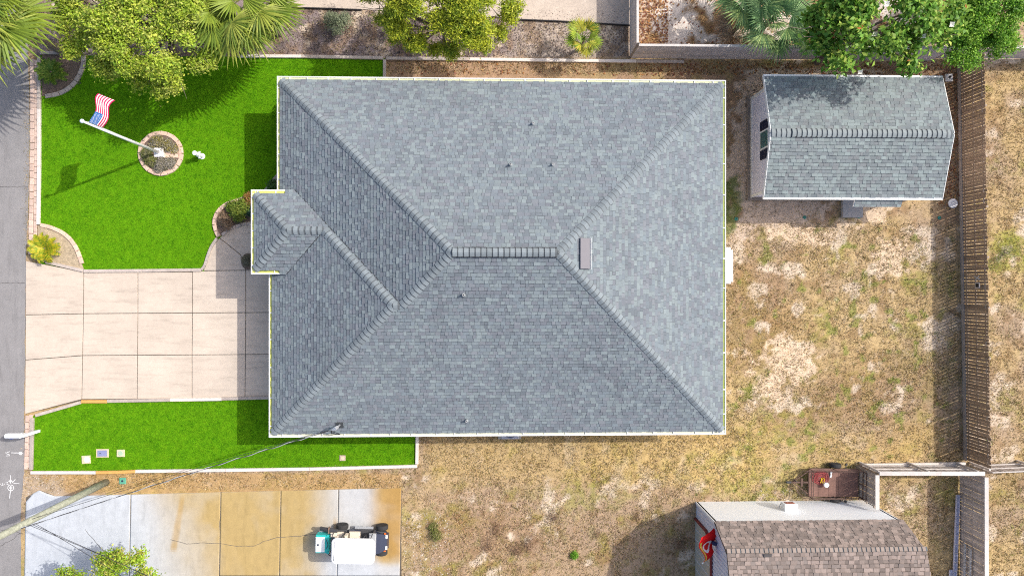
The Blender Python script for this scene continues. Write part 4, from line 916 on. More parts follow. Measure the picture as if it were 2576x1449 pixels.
# ================================================================== FENCES
m_pick = mat('fence_picket', (.30, .215, .145), rough=.9, var=.22, scale=5, orand=.22, fine=.15, fscale=40, bump=.3)
m_pickg = mat('fence_picket_grey', (.36, .315, .285), rough=.9, var=.22, scale=5, orand=.2, fine=.15, fscale=40, bump=.3)
m_frail = mat('fence_rail', (.36, .30, .25), rough=.9, var=.2, scale=4, orand=.1, bump=.3)
m_frailp = mat('fence_cap_pale', (.54, .50, .47), rough=.9, var=.16, scale=4, orand=.08, fine=.1, fscale=40, bump=.3)
PK = {}
def picket_fence(label, p0, p1, h, side, mt, rail_mt, w=.14, gap=.024, rails=(.3, .95, 1.6), cap=None, kick=None, gapj=.012, group='wooden picket fences'):
    p0, p1 = Vector((*p0, 0)), Vector((*p1, 0)); d = (p1-p0).normalized(); nrm = Vector((-d.y, d.x, 0))*side; L_ = (p1-p0).length; ang = math.atan2(d.y, d.x)
    f = thing('picket_fence', label, 'fence', (p0+p1)/2, group)
    key = (w, h, mt.name)
    if key not in PK:
        mb = MB(); hx = w/2; t_ = .018; vs = []
        for y in (-t_/2, t_/2): vs += [(-hx, y, .04), (hx, y, .04), (hx, y, h-.03), (hx-.03, y, h), (-hx+.03, y, h), (-hx, y, h-.03)]
        PK[key] = mb.add(vs, [(0, 1, 2, 3, 4, 5), (11, 10, 9, 8, 7, 6)]+[(i, i+6, (i+1) % 6+6, (i+1) % 6) for i in range(6)]).mesh('picket', mt)
    s_ = 0
    while s_ < L_-w:
        c = p0+d*(s_+w/2)-nrm*.02
        obj('picket', PK[key], f, Matrix.Translation(c+Vector((0, 0, random.uniform(-.015, .01)))) @ Matrix.Rotation(ang, 4, 'Z') @ Matrix.Rotation(random.uniform(-.018, .018), 4, 'X') @ Matrix.Rotation(random.uniform(-.008, .008), 4, 'Y'))
        s_ += w+max(.004, gap+random.uniform(-gapj, gapj))
    for rz in rails:
        k = 0; q = 0
        while q < L_:
            e = min(q+2.44, L_); MB().bar(p0+d*(q+.003)+nrm*.012+Vector((0, 0, rz)), p0+d*(e-.003)+nrm*.012+Vector((0, 0, rz)), .04, .085).build('rail', rail_mt, f); q = e
    q = 0.05
    while q < L_: MB().box(p0+d*q+nrm*.085+Vector((0, 0, h/2-.05)), (.09, .09, h-.1), rz=ang).build('post', rail_mt, f); q += 2.44
    if cap: 
        q = 0
        while q < L_-.01:
            e = min(q+3.0, L_); MB().bar(p0+d*(q+.003)+nrm*.03+Vector((0, 0, h+.02)), p0+d*(e-.003)+nrm*.03+Vector((0, 0, h+.02)), .20, .035, ch=.006).build('cap_rail', cap, f); q = e
    if kick: MB().bar(p0-nrm*.07+Vector((0, 0, .1)), p1-nrm*.07+Vector((0, 0, .1)), .05, .2).build('kickboard', kick, f)
    return f
FX0, FX1 = D(2413, 500).x-.02, D(2428, 1162).x
picket_fence('long brown picket fence along the right side of the back yard', (FX0, 11.3), (FX1, -8.72), 1.83, 1, m_pick, m_frail, kick=m_frail, gap=.025, gapj=.012)
picket_fence('fence with three pale rails running off to the right edge below the long fence', (FX1+.2, -8.95), (31, -8.75), 1.5, 1, m_pickg, m_frailp)
picket_fence('short grey capped fence behind the rusty trailer', (18.42, -8.95), (18.42, -10.6), 1.83, 1, m_pickg, m_frail, cap=m_frailp, gap=.01)
picket_fence('grey capped fence between the trailer corner and long fence', (18.55, -8.9), (23.72, -8.95), 1.83, 1, m_pickg, m_frailp, cap=m_frailp, gap=.012)
picket_fence('grey capped fence beside the ladder at the lower right', (23.76, -9.1), (23.78, -17), 1.83, 1, m_pickg, m_frail, cap=m_frailp, gap=.016)
o = thing('ground_beam', 'pale timber beam on the ground along the capped fence', 'timber', D(2290, 1163))
MB().bar((*D(2166, 1168)[:2], .1), (*D(2424, 1164)[:2], .1), .13, .14, ch=.01).build('timber', m_timber_pale, o)
# horizontal board fence at the top
m_hb = mat('horizontal_board', (.55, .50, .49), rough=.9, var=.22, scale=4, orand=.12, fine=.14, fscale=40, bump=.3)
def board_fence(label, p0, p1, h, side, n=6):
    p0, p1 = Vector((*p0, 0)), Vector((*p1, 0)); d = (p1-p0).normalized(); nrm = Vector((-d.y, d.x, 0))*side; L_ = (p1-p0).length
    f = thing('board_fence', label, 'fence', (p0+p1)/2, 'board fences around the top right yard'); q = 0
    while q < L_-.05:
        e = min(q+2.4, L_); bh = (h-.08)/n
        for k in range(n): MB().bar(p0+d*(q+.004)+nrm*(.0+.004*(k % 2))+Vector((0, 0, .06+bh*(k+.5))), p0+d*(e-.004)+nrm*(.004*(k % 2))+Vector((0, 0, .06+bh*(k+.5))), .022, bh-.012).build('board', m_hb, f)
        MB().bar(p0+d*(q+.003)+Vector((0, 0, h+.0)), p0+d*(e-.003)+Vector((0, 0, h)), .11, .035).build('cap_rail', m_frailp, f)
        MB().box(p0+d*q-nrm*.07+Vector((0, 0, h/2)), (.09, .09, h-.06), rz=math.atan2(d.y, d.x)).build('post', m_frail, f); q = e
    return f
TY = 11.48
board_fence('long grey board fence between the shed and top right yard', (6.96, TY), (22.2, TY+.03), 1.9, -1)
board_fence('board fence running up from the mulch strip corner', (6.9, TY+.1), (6.9, 16.5), 1.9, 1)
board_fence('board fence continuing to the right edge beyond the long fence', (22.55, TY+.15), (30, TY+.2), 1.7, -1)

# ================================================================== FLAGPOLE
m_polew = mat('white_pole', (.80, .81, .83), rough=.35, var=.03, spec=.5)
fb = D(405, 386); PH = 6.35
fpo = thing('flagpole', 'white flagpole in the round pink block bed on the lawn', 'flagpole', fb)
MB().box(fb+Vector((0, 0, .16)), (.46, .46, .2), ch=.03).build('base', m_wconc, fpo)
MB().tube([fb+Vector((0, 0, .2)), fb+Vector((0, 0, 3.2)), fb+Vector((0, 0, PH))], [.075, .062, .042], 14).build('pole', m_polew, fpo, smooth=True)
MB().lathe(fb+Vector((0, 0, PH)), [(0, -.02), (.03, 0), (.05, .03), (.085, .09), (.085, .13), (.05, .18), (0, .2)], 14).build('finial', mat('pale_metal_ball', (.62, .72, .78), rough=.3, var=.02), fpo, smooth=True)
mb = MB().tube([fb+Vector((.06, .03, 1.2)), fb+Vector((.07, .04, PH-.15))], .008, 5); mb.tube([fb+Vector((.09, -.03, 4.9)), fb+Vector((.09, -.03, PH-.15))], .008, 5); mb.build('halyard', m_white, fpo)
fl = thing('flag', 'red white and blue striped flag with stars waving on the flagpole', 'flag', fb+Vector((.08, .05, 5.2)))
FH, FL = .95, 1.55
def fpos(s_, t_):                                             # s along fly, t down the hoist
    top = fb+Vector((.09, .04, PH-.22)); a = s_*FL
    dirx, diry = .26, .965                                      # flies up and to the right in plan
    fold = .30*math.sin(2.5*s_*2.1+t_*1.2)*s_**.8
    sag = .34*s_*s_+.10*math.sin(s_*5.5)*s_
    lift = .42*s_*t_*(1.25-s_)                                          # lower edge swings outwards
    x = top.x+dirx*a*.80+diry*(fold*.5)+lift*.75; y = top.y+diry*a*.80-dirx*(fold*.5)-lift*.1
    z = top.z-t_*FH*(1-.12*s_)-sag
    return (x, y, z)
star = set()
for r in range(9):
    for c in range(6 if r % 2 == 0 else 5): star.add((2+ (c*2+(r % 2))*3, 3+r*4))
def fcol(s_, t_, i, j):
    if s_ < .4 and t_ < 7/13:
        for (a, b) in star:
            if abs(i-a) <= 0 and abs(j-b) <= 1 or abs(i-a) <= 1 and abs(j-b) <= 0: return (.75, .75, .76)
        return (.03, .15, .48)
    return (.60, .012, .12) if int(t_*13) % 2 == 0 else (.78, .76, .76)
cloth('cloth', 96, 78, fpos, fcol, fl)
# white ornament on the lawn
hp = D(509, 394); hy = thing('garden_ornament', 'small white post ornament with side arms on the green lawn', 'ornament', hp)
MB().lathe(hp, [(.15, 0), (.15, .05), (.10, .08), (.10, .42), (.12, .45), (.12, .5)], 14).build('body', m_polew, hy)
MB().lathe(hp+Vector((0, 0, .5)), [(.11, 0), (.10, .1), (.055, .2), (.05, .26), (.11, .3), (.11, .38), (0, .42)], 14).build('top', m_polew, hy)
for s_ in (-1, 1): MB().tube([hp+Vector((0, s_*.08, .36)), hp+Vector((.02, s_*.17, .36))], [.045, .055], 10).build('arm', m_polew, hy)
# mailbox
mbp = D(99, 1083); mx = thing('mailbox', 'white mailbox on a white post by the road', 'mailbox', mbp)
MB().box(mbp+Vector((0, 0, .6)), (.13, .13, 1.2), ch=.015).build('post', m_polew, mx)
MB().bar(mbp+Vector((.05, 0, .98)), mbp+Vector((-.62, 0, .98)), .1, .1).build('arm', m_polew, mx); MB().bar(mbp+Vector((0, 0, .6)), mbp+Vector((-.4, 0, .93)), .08, .08).build('brace', m_polew, mx)
pr_ = [(-.11, 0)]+[(.11*-math.cos(k*math.pi/8), .14+.11*math.sin(k*math.pi/8)) for k in range(9)]+[(.11, 0)]; n = len(pr_)
vs = [(mbp.x-.78, mbp.y+a, 1.04+b) for a, b in pr_]+[(mbp.x-.12, mbp.y+a, 1.04+b) for a, b in pr_]
MB().add(vs, [tuple(range(n)), tuple(range(2*n-1, n-1, -1))]+[(i, i+n, (i+1) % n+n, (i+1) % n) for i in range(n)]).build('box', m_polew, mx)
MB().box((mbp.x-.5, mbp.y-.125, 1.2), (.16, .012, .05)).build('flag_arm', mat('blue_paint', (.03, .09, .35), rough=.4), mx)

# ================================================================== UTILITY BOXES IN THE LAWN
m_tanb = mat('tan_plastic', (.58, .49, .34), rough=.7, var=.1); m_blueb = mat('blue_grey_lid', (.22, .24, .40), rough=.6, var=.15, scale=9)
def ubox(name, label, x, y, w, d, mt, lid, rot=0, rz=.05, rnd=False):
    p = D(x, y); t_ = thing(name, label, 'utility box', p, 'utility boxes in the ground'); R_ = Matrix.Translation(p) @ Matrix.Rotation(rot, 4, 'Z')
    MB().box((0, 0, .02), (w, d, .07+rz*.3), ch=.012).build('collar', mt, t_, world=R_)
    h0 = .02+(.07+rz*.3)/2
    if lid[0] == 'round': l_ = MB().lathe((lid[3], lid[4], h0-.003), [(0, 0), (lid[1], 0), (lid[1], .012), (lid[1]*.85, .018), (0, .018)], 18)
    else: l_ = MB().box((0, 0, h0+.006), (lid[1], lid[5], .02), ch=.008)
    l_.build('lid', lid[2], t_, world=R_)
    if name == 'meter_box': MB().box((-.09, 0, h0+.018), (.07, .03, .006)).build('slot', m_black, t_, world=R_)
ubox('cleanout_box', 'tan square box with white round lid in the side lawn', 218, 1155, .42, .39, m_tanb, ('round', .14, m_polew, .05, .0), .05)
ubox('meter_box', 'blue grey water meter lid with tan collar in the side lawn', 259, 1139, .60, .41, m_tanb, ('box', .46, m_blueb, 0, 0, .30))
ubox('valve_box', 'tan square box with pale green round lid in the side lawn', 305, 1139, .38, .35, m_tanb, ('round', .12, mat('pale_green_plastic', (.36, .48, .34), rough=.6, var=.1), 0, 0))
ubox('cleanout_box', 'small tan square drain box near the house in the side lawn', 862, 1151, .29, .27, mat('pinkish_block', (.48, .37, .30), rough=.8, var=.1), ('round', .085, m_tanb, 0, 0))
ubox('valve_box', 'green square sprinkler valve box by the utility pole', 309.5, 1208.5, .30, .31, mat('teal_green_plastic', (.10, .33, .23), rough=.6, var=.1), ('round', .05, m_shut, 0, 0), 0.02)
m_green_cap = mat('green_cap', (.02, .22, .18), rough=.5, var=.1)
for x, y, lab in ((1852, 551, 'small green round cap near the house corner in the yard'), (2024, 547, 'small green round cap on the sand below the shed'), (2160, 546, 'small green round cap beside the shed stoop'), (2363, 548, 'small green round cap in the shade of the long fence'), (2152, 195, 'small green round cap above the shed near the board fence')):
    p = D(x, y); t_ = thing('sprinkler_cap', lab, 'sprinkler cap', p, 'green sprinkler caps in the yard'); MB().lathe(p-Vector((0, 0, .03)), [(.085, 0), (.085, .05), (.06, .065), (0, .065)], 12).build('cap', m_green_cap, t_); MB().lathe(p+Vector((0, 0, .03)), [(.03, 0), (.03, .02), (0, .02)], 8).build('nozzle', m_black, t_)
for x, y, lab in ((2385, 172, 'grey concrete block near the upper corner of the shed'), (2396, 512, 'round grey lid by the lower corner of the shed')):
    p = D(x, y+ (25 if x < 2390 else 0)); t_ = thing('concrete_cover', lab, 'concrete cover', p)
    if x < 2390: MB().box(p+Vector((0, 0, .06)), (.34, .36, .14), ch=.02).build('block', m_wconc, t_); MB().lathe(p+Vector((0, 0, .13)), [(0, .0), (.07, .0), (.07, .01), (0, .01)], 12).build('hole', m_black, t_)
    else: MB().lathe(p, [(.24, 0), (.24, .06), (.2, .08), (0, .08)], 18).build('lid', m_wconc, t_); MB().bar(p+Vector((-.1, 0, .09)), p+Vector((.1, .02, .09)), .03, .02).build('handle', m_galv, t_)
# small plate and bird ornament on the fence
p = D(2460, 700, 1.5); o = thing('fence_ornament', 'grey ornament hanging near the top of the long fence', 'ornament', (FX0-.05, p.y, 1.3)); xx = FX0+.02
MB().bar((xx-.03, p.y+.12, 1.45), (xx-.05, p.y-.12, 1.2), .04, .03).build('wing', m_galv, o); MB().bar((xx-.03, p.y-.06, 1.48), (xx-.05, p.y+.1, 1.15), .05, .03).build('body', m_galv, o)
p2 = D(2462, 705, 1.5); o = thing('fence_plaque', 'small dark plaque with pale frame on the long fence', 'plaque', (xx-.02, p2.y-.1, 1.3)); MB().box((xx-.03, p2.y-.25, 1.35), (.03, .26, .3)).build('frame', m_frailp, o); MB().box((xx-.05, p2.y-.25, 1.35), (.02, .18, .2)).build('panel', m_black, o)

# ================================================================== GOLF CART AND COOLER
O = Vector((D(911.5, 1355, .25).x, -12.3, .04)); RC = Matrix.Translation(O) @ Matrix.Rotation(math.radians(-1.5), 4, 'Z')
gc_ = thing('golf_cart', 'golf cart with white roof and dark blue nose on the stained drive', 'golf cart', O)
m_navy = mat('navy_paint', (.03, .036, .065), rough=.3, var=.05, spec=.5); m_cartgrey = mat('grey_cowl', (.36, .37, .39), rough=.4, var=.05); m_rub = mat('tyre_rubber', (.035, .035, .037), rough=.85, var=.1)
m_seat = mat('cream_vinyl', (.70, .60, .48), rough=.6, var=.06); m_dk = mat('dark_plastic', (.06, .06, .065), rough=.6, var=.08); m_orange = mat('orange_lens', (.75, .16, .03), rough=.3, var=.02)
def wheel(parent, c, r, w, ry=0, rim=m_galv, W0=RC):
    Mx = Matrix.Rotation(math.pi/2, 4, 'X'); Wd = W0 @ Matrix.Translation(c) @ Matrix.Rotation(ry, 4, 'Z') @ Mx
    t_ = MB().lathe((0, 0, 0), [(r*.55, -w/2), (r*.9, -w/2), (r, -w*.32), (r, w*.32), (r*.9, w/2), (r*.55, w/2)], 20).build('wheel', m_rub, parent, world=Wd)
    MB().lathe((0, 0, 0), [(0, -w*.3), (r*.5, -w*.36), (r*.56, -w*.5), (r*.56, w*.5), (r*.5, w*.36), (0, w*.3)], 14).build('rim', rim, t_, world=Wd)
for x, y in ((.97, .55), (.97, -.55), (-.97, .55), (-.97, -.55)): wheel(gc_, (x, y*1.12, .29), .29, .22)
B = lambda nm, mb, mt, par=None, sm=False: mb.build(nm, mt, par or gc_, world=RC, smooth=sm)
ch_ = MB().box((0, 0, .3), (2.0, .86, .14), ch=.02); ch_.box((.1, 0, .38), (.9, 1.08, .05), ch=.01); B('chassis', ch_, m_dk)
ns = MB().add([(.62, -.52, .38), (.62, .52, .38), (1.32, .38, .36), (1.32, -.38, .36), (.66, -.5, .95), (.66, .5, .95), (.98, .46, .84), (.98, -.46, .84), (1.26, .34, .62), (1.26, -.34, .62)],
     [(3, 2, 1, 0), (4, 7, 6, 5), (7, 9, 8, 6), (9, 3, 2, 8), (0, 1, 5, 4), (1, 2, 8, 6), (1, 6, 5), (0, 4, 7), (0, 7, 9), (0, 9, 3)]); B('nose', ns, m_navy)
B('dashboard', MB().box((.62, 0, .93), (.34, 1.04, .12), ch=.03), m_cartgrey)
for s_ in (-1, 1):
    B('fender', MB().add([(.70, s_*.36, .62), (1.20, s_*.36, .60), (1.22, s_*.50, .58), (.68, s_*.50, .60), (.70, s_*.36, .5), (1.20, s_*.36, .48), (1.22, s_*.50, .46), (.68, s_*.50, .48)], [(0, 1, 2, 3), (7, 6, 5, 4), (0, 4, 5, 1), (1, 5, 6, 2), (2, 6, 7, 3), (3, 7, 4, 0)]), m_dk)
    B('rear_fender', MB().box((-.97, s_*.50, .60), (.6, .12, .05), ch=.02), m_dk)
    B('headlight', MB().box((1.24, s_*.27, .66), (.1, .17, .08), ch=.02), m_white); B('marker_light', MB().box((1.17, s_*.42, .66), (.1, .06, .06), ch=.01), m_orange)
    B('side_step', MB().box((.1, s_*.58, .36), (.9, .14, .05), ch=.01), m_galv)
B('seat', MB().box((-.28, 0, .72), (.52, 1.02, .16), ch=.05), m_seat); B('seat_base', MB().box((-.32, 0, .5), (.56, 1.0, .28)), m_navy); B('backrest', MB().box((-.62, 0, 1.05), (.12, 1.0, .42), ch=.04), m_seat)
B('rear_seat', MB().box((-1.02, 0, .74), (.46, 1.0, .12), ch=.04), m_seat); B('rear_platform', MB().box((-1.62, 0, .48), (.86, 1.0, .06), ch=.01), m_cartgrey)
rk = MB()
for a, b in (((-1.25, -.5, .5), (-1.25, -.5, 1.2)), ((-1.25, .5, .5), (-1.25, .5, 1.2)), ((-1.25, -.5, 1.2), (-1.25, .5, 1.2)), ((-1.25, -.5, 1.2), (-1.45, -.5, 1.0)), ((-1.45, -.5, 1.0), (-1.45, -.5, .5)), ((-2.0, -.5, .5), (-2.0, .5, .5))): rk.tube([a, b], .02, 8)
B('rear_rack', rk, m_dk)
rm = MB()
def rrect(x0, x1, y, r, z, n=6):
    pts = []
    for cx_, cy_, a0 in ((x1-r, y-r, 0), (x0+r, y-r, 90), (x0+r, -y+r, 180), (x1-r, -y+r, 270)):
        for k in range(n+1): a = math.radians(a0+90*k/n); pts.append((cx_+r*math.cos(a), cy_+r*math.sin(a), z))
    return pts
L0 = rrect(-1.13, .88, .60, .22, 1.80); L1_ = rrect(-1.13, .88, .60, .22, 1.84); L2_ = rrect(-1.09, .84, .56, .2, 1.87); L3_ = rrect(-.92, .70, .46, .15, 1.89); L4_ = rrect(-.90, .68, .44, .15, 1.875); n = len(L0)
fs = [(i+n*k, (i+1) % n+n*k, (i+1) % n+n*(k+1), i+n*(k+1)) for k in range(4) for i in range(n)]+[tuple(range(n-1, -1, -1)), tuple(range(4*n, 5*n))]
ro = B('roof', rm.add(L0+L1_+L2_+L3_+L4_, fs), m_polew)
for y in (-.3, .3): MB().bar((-1.0, y-.14, 1.878), (-1.0, y+.14, 1.878), .025, .015).build('roof_rib', m_dk, ro, world=RC)
for x, y, x2 in ((.62, .5, .62), (.62, -.5, .62), (-.72, .5, -.8), (-.72, -.5, -.8)): B('roof_strut', MB().tube([(x, y, .5), (x2, y*.98, 1.82)], .02, 8), m_dk)
sw = MB().tube([(.5, .28, .92), (.28, .28, 1.05)], .018, 6); sw.tube([(.28+.0+.09*math.sin(k*math.pi/8)*-.6, .28+.17*math.cos(k*math.pi/8), 1.05+.15*math.sin(k*math.pi/8)) for k in range(17)], .016, 6); B('steering_wheel', sw, m_dk)
cl = thing('cooler', 'turquoise cooler with white lid on the back of the golf cart', 'cooler', RC @ Vector((-1.75, .0, .53)))
m_turq = mat('turquoise_plastic', (.03, .46, .44), rough=.5, var=.03); m_wlid = mat('white_lid', (.78, .82, .82), rough=.4, var=.03)
B('body', MB().box((-1.78, -.02, .76), (.62, .86, .46), ch=.04), m_turq, cl); B('lid', MB().box((-1.86, -.02, 1.02), (.44, .72, .07), ch=.03), m_wlid, cl)
B('handle', MB().tube([(-1.58, -.22, 1.0), (-1.50, -.1, 1.06), (-1.48, 0, 1.07), (-1.50, .1, 1.06), (-1.58, .22, 1.0)], .014, 6), m_dk, cl); B('emblem', MB().lathe((-1.95, -.02, 1.05), [(0, 0), (.05, 0), (.05, .01), (0, .01)], 14), m_navy, cl)
for s_ in (-1, 1): B('latch', MB().box((-1.5, s_*.4-.02, .97), (.12, .1, .08), ch=.02), m_turq, cl)
gb = thing('golf_bag_rack', 'dark bag and bundled gear strapped behind the golf cart', 'bag', RC @ Vector((-1.5, .46, .5)))
B('bag', MB().tube([(-1.95, .62, .62), (-1.5, .60, .78), (-1.1, .58, .85)], [.08, .12, .09], 10), m_dk, gb); B('strap', MB().box((-1.5, .6, .78), (.06, .27, .27), ch=.01), mat('brown_strap', (.22, .14, .10), rough=.8), gb)
B('seat_pad', MB().box((-1.25, .42, .9), (.3, .2, .1), ch=.03), m_seat, gb)

# ================================================================== TRAILER
TO = Vector((D(2097, 1214, .45).x, D(2097, 1214, .45).y, 0)); RT = Matrix.Translation(TO) @ Matrix.Rotation(math.radians(-1), 4, 'Z')
m_rust = mat('rusty_deck', (.185, .105, .085), rough=.85, var=.3, scale=3, fine=.12, fscale=30, bump=.3); m_rustd = mat('rusty_steel', (.12, .075, .06), rough=.8, var=.3, scale=8)
tr = thing('utility_trailer', 'rusty open utility trailer with tongue parked by the fence', 'trailer', TO)
T_ = lambda nm, mb, mt, par=None: mb.build(nm, mt, par or tr, world=RT)
hl, hw = 1.24, .68
for k in range(5): T_('deck_plate', MB().box((-hl+.248+k*.496, 0, .44), (.490, 2*hw, .03), ch=.004), m_rust)
fr = MB()
for y in (-hw, hw): fr.bar((-hl, y, .40), (hl, y, .40), .05, .09)
for x in (-hl, hl): fr.bar((x, -hw, .395), (x, hw, .395), .05, .08)
T_('frame', fr, m_rustd)
rl_ = MB()
for z in (.72, .92):
    for y in (-hw, hw): rl_.tube([(-hl, y, z), (hl, y, z)], .018, 6)
    rl_.tube([(-hl, -hw, z), (-hl, hw, z)], .018, 6)
for x, y in ((-hl, -hw), (-hl, hw), (0, -hw), (0, hw), (hl, -hw), (hl, hw)): rl_.tube([(x, y, .42), (x, y, .93)], .02, 6)
T_('side_rail', rl_, m_rustd)
tg = T_('tongue', MB().bar((-hl-.95, 0, .38), (-hl, 0, .38), .08, .08).bar((-hl-.75, .04, .38), (-hl+.0, hw-.1, .39), .05, .06).bar((-hl-.75, -.04, .38), (-hl+.0, -hw+.1, .39), .05, .06).bar((-hl-.35, -.2, .41), (-hl-.35, .2, .41), .12, .03), m_rustd)
T_('coupler', MB().box((-hl-1.02, 0, .42), (.26, .1, .1), ch=.03).tube([(-hl-.7, .09, .2), (-hl-.7, .09, .62)], .03, 8), m_dk, tg)
T_('guard_bar', MB().tube([(-hl+.1, hw, .9), (-hl-.42, hw-.02, .72), (-hl-.62, .35, .55), (-hl-.8, .08, .42)], .018, 6).tube([(-hl+.1, -hw, .9), (-hl-.4, -hw-.02, .72), (-hl-.66, -.35, .55), (-hl-.8, -.08, .42)], .018, 6), m_rustd)
T_('tailgate', MB().box((hl+.05, 0, .8), (.03, 2*hw, .04)).box((hl+.05, 0, 1.1), (.03, 2*hw, .04)).box((hl+.05, -hw+.02, .8), (.03, .04, .66)).box((hl+.05, hw-.02, .8), (.03, .04, .66)).box((hl+.05, 0, .8), (.02, .04, .66)), m_rustd)
for s_ in (-1, 1):
    wheel(tr, (.15, s_*(hw+.16), .29), .29, .18, rim=mat('dull_rim', (.40, .41, .42), rough=.5), W0=RT)
    T_('lamp_bracket', MB().bar((.62, s_*hw, .42), (.62, s_*(hw+.22), .42), .03, .03).box((.62, s_*(hw+.24), .46), (.08, .08, .12), ch=.01), m_dk)
o = thing('cargo_net', 'red netting bundle lying in the front of the trailer', 'netting', RT @ Vector((-.7, .2, .46)))
m_net = mat('red_net', (.28, .06, .06), rough=.8, var=.35, scale=14)
rnd = random.Random(5); mb = MB()
for k in range(26):
    a0 = rnd.uniform(0, 6.28); r = rnd.uniform(.12, .42); cx_, cy_ = -.72+rnd.uniform(-.12, .12), .26+rnd.uniform(-.1, .1)
    mb.tube([(cx_+r*math.cos(a0+t_*.7), cy_+r*.75*math.sin(a0+t_*.7), .475+.02*rnd.random()+.05*(.45-r)) for t_ in range(6)], .012, 5)
T_('net_strands', mb, m_net, o); T_('net_sheet', MB().prism([(-1.1, .1), (-.75, .62), (-.3, .5), (-.25, .2), (-.6, -.2)], .457, .475), mat('dull_red_tarp', (.20, .075, .07), rough=.8, var=.3, scale=8), o)
o = thing('yellow_strap', 'bright yellow tie strap on the red netting in the trailer', 'strap', RT @ Vector((-.62, .15, .5)))
T_('strap', MB().tube([(-.62+.12*math.cos(k*.9)*(1-.03*k), .14+.14*math.sin(k*1.3), .52+.008*k) for k in range(12)], .016, 6), mat('yellow_webbing', (.75, .5, .02), rough=.6), o)
o = thing('white_bucket', 'round white bucket lid beside the yellow strap in the trailer', 'bucket', RT @ Vector((-.48, -.04, .46)))
T_('bucket', MB().lathe((-.48, -.04, .46), [(.09, 0), (.115, .22), (.125, .22), (.125, .25), (.1, .265), (0, .265)], 16), m_polew, o); T_('handle', MB().tube([(-.48+.12*math.cos(k*.5), -.04+.12*math.sin(k*.5), .70+.02*math.sin(k*.5)) for k in range(7)], .006, 5), m_galv, o)
for x, y, lab in ((-.18, .45, 'larger pale bottle near the middle of the trailer deck'), (-.2, .28, 'smaller pale bottle with red cap on the trailer deck')):
    o = thing('bottle', lab, 'bottle', RT @ Vector((x, y, .46))); T_('body', MB().tube([(x, y, .5), (x+.04, y+.14, .5)], [.045, .045], 8), m_wlid, o); T_('cap', MB().tube([(x+.04, y+.14, .5), (x+.05, y+.18, .5)], [.025, .025], 8), m_net, o)

# ================================================================== LADDER AND LENGTHS OF GUTTER
ld = thing('ladder', 'grey aluminium ladder leaning on the fence at the lower right', 'ladder', (23.2, -12.6, 0))
for z_, y_ in ((.62, -12.75), (1.02, -12.85)): MB().bar((23.60, y_, z_), (23.58, -16.2, z_-.05), .05, .09).build('stile', m_galv, ld)
for k in range(11): MB().tube([(23.6, -12.95-.3*k, .6), (23.6, -12.95-.3*k, 1.03)], .018, 6).build('rung', m_galv, ld)
m_lil = mat('pale_painted_metal', (.50, .50, .60), rough=.5, var=.12)
for (a, b, c, d, lab) in ((2405, 1242, 2392, 1560, 'long pale gutter length lying along the fence base'), (2388, 1430, 2384, 1600, 'short pale gutter length lying beside the longer one')):
    A, B_ = D(a, b), D(c, d); o = thing('gutter_length', lab, 'gutter', (A+B_)/2, 'loose gutter lengths on the ground'); A.z = B_.z = .1
    MB().bar(A, B_, .16, .015).bar(A+Vector((-.08, 0, .05)), B_+Vector((-.08, 0, .05)), .012, .1).bar(A+Vector((.08, 0, .05)), B_+Vector((.08, 0, .05)), .012, .1).build('trough', m_lil, o)
    for k in range(int((A-B_).length/.45)): c_ = A.lerp(B_, (k+.5)*.45/(A-B_).length); MB().bar(c_+Vector((-.08, 0, .1)), c_+Vector((.08, 0, .1)), .02, .01).build('tie', m_frailp, o)

# ================================================================== UTILITY POLE AND WIRES
ub = D(268, 1212); m_pole = mat('green_weathered_pole', (.37, .385, .31), rough=.9, var=.4, scale=7, fine=.2, fscale=30, bump=.5)
up_ = thing('utility_pole', 'weathered greenish wooden utility pole beside the stained drive', 'utility pole', ub)
PTOP = ub+Vector((-.06, -.05, 10.5))
MB().tube([ub, ub.lerp(PTOP, .35), ub.lerp(PTOP, .7), PTOP], [.165, .15, .135, .115], 16).build('shaft', m_pole, up_, smooth=True)
MB().bar(PTOP+Vector((-.2, -1.1, -.5)), PTOP+Vector((-.2, 1.1, -.5)), .1, .12).build('crossarm', m_frail, up_)
for y in (-.95, 0, .95): MB().lathe(PTOP+Vector((-.2, y, -.44)), [(.03, 0), (.05, .05), (.03, .09), (.05, .13), (0, .16)], 8).build('insulator', m_galv, up_)
m_wire = mat('wire_black', (.03, .03, .035), rough=.7, var=0)
def sag(a, b, s_, n=14): a, b = Vector(a), Vector(b); return [a.lerp(b, k/n)-Vector((0, 0, s_*4*(k/n)*(1-k/n))) for k in range(n+1)]
zA = ub.lerp(PTOP, .53)
def wire(label, a, b, s_, r, mt=m_wire, twist=0):
    o = thing('overhead_wire', label, 'wire', a, 'overhead wires from the utility pole'); p = sag(a, b, s_, 40)
    if twist: MB().tube([q+Vector((0, .03*math.sin(i*1.7), .03*math.cos(i*1.7))) for i, q in enumerate(p)], r*.8, 5).build('messenger', m_galv, o)
    MB().tube(p, r, 6).build('cable', mt, o); return o
end = MAST+Vector((-.3, -.12, .0))
wire('thick twisted service cable from the pole to the house mast', ub.lerp(PTOP, .60)+Vector((-.1, -.12, 0)), end, .42, .016, twist=1)
wire('thin service wire from the pole to the house mast', zA+Vector((.14, .1, 0)), end+Vector((0, .03, .02)), .5, .010)
wire('upper thin wire running from the pole to the lower right', zA+Vector((.12, -.1, .15)), D(760, 1640, 5.0), .3, .011)
wire('middle thin wire running from the pole to the lower right', zA+Vector((.12, -.12, .0)), D(770, 1655, 4.9), .3, .011)
wire('lower thin wire running from the pole to the lower right', zA+Vector((.1, -.14, -.2)), D(600, 1660, 4.8), .3, .011)

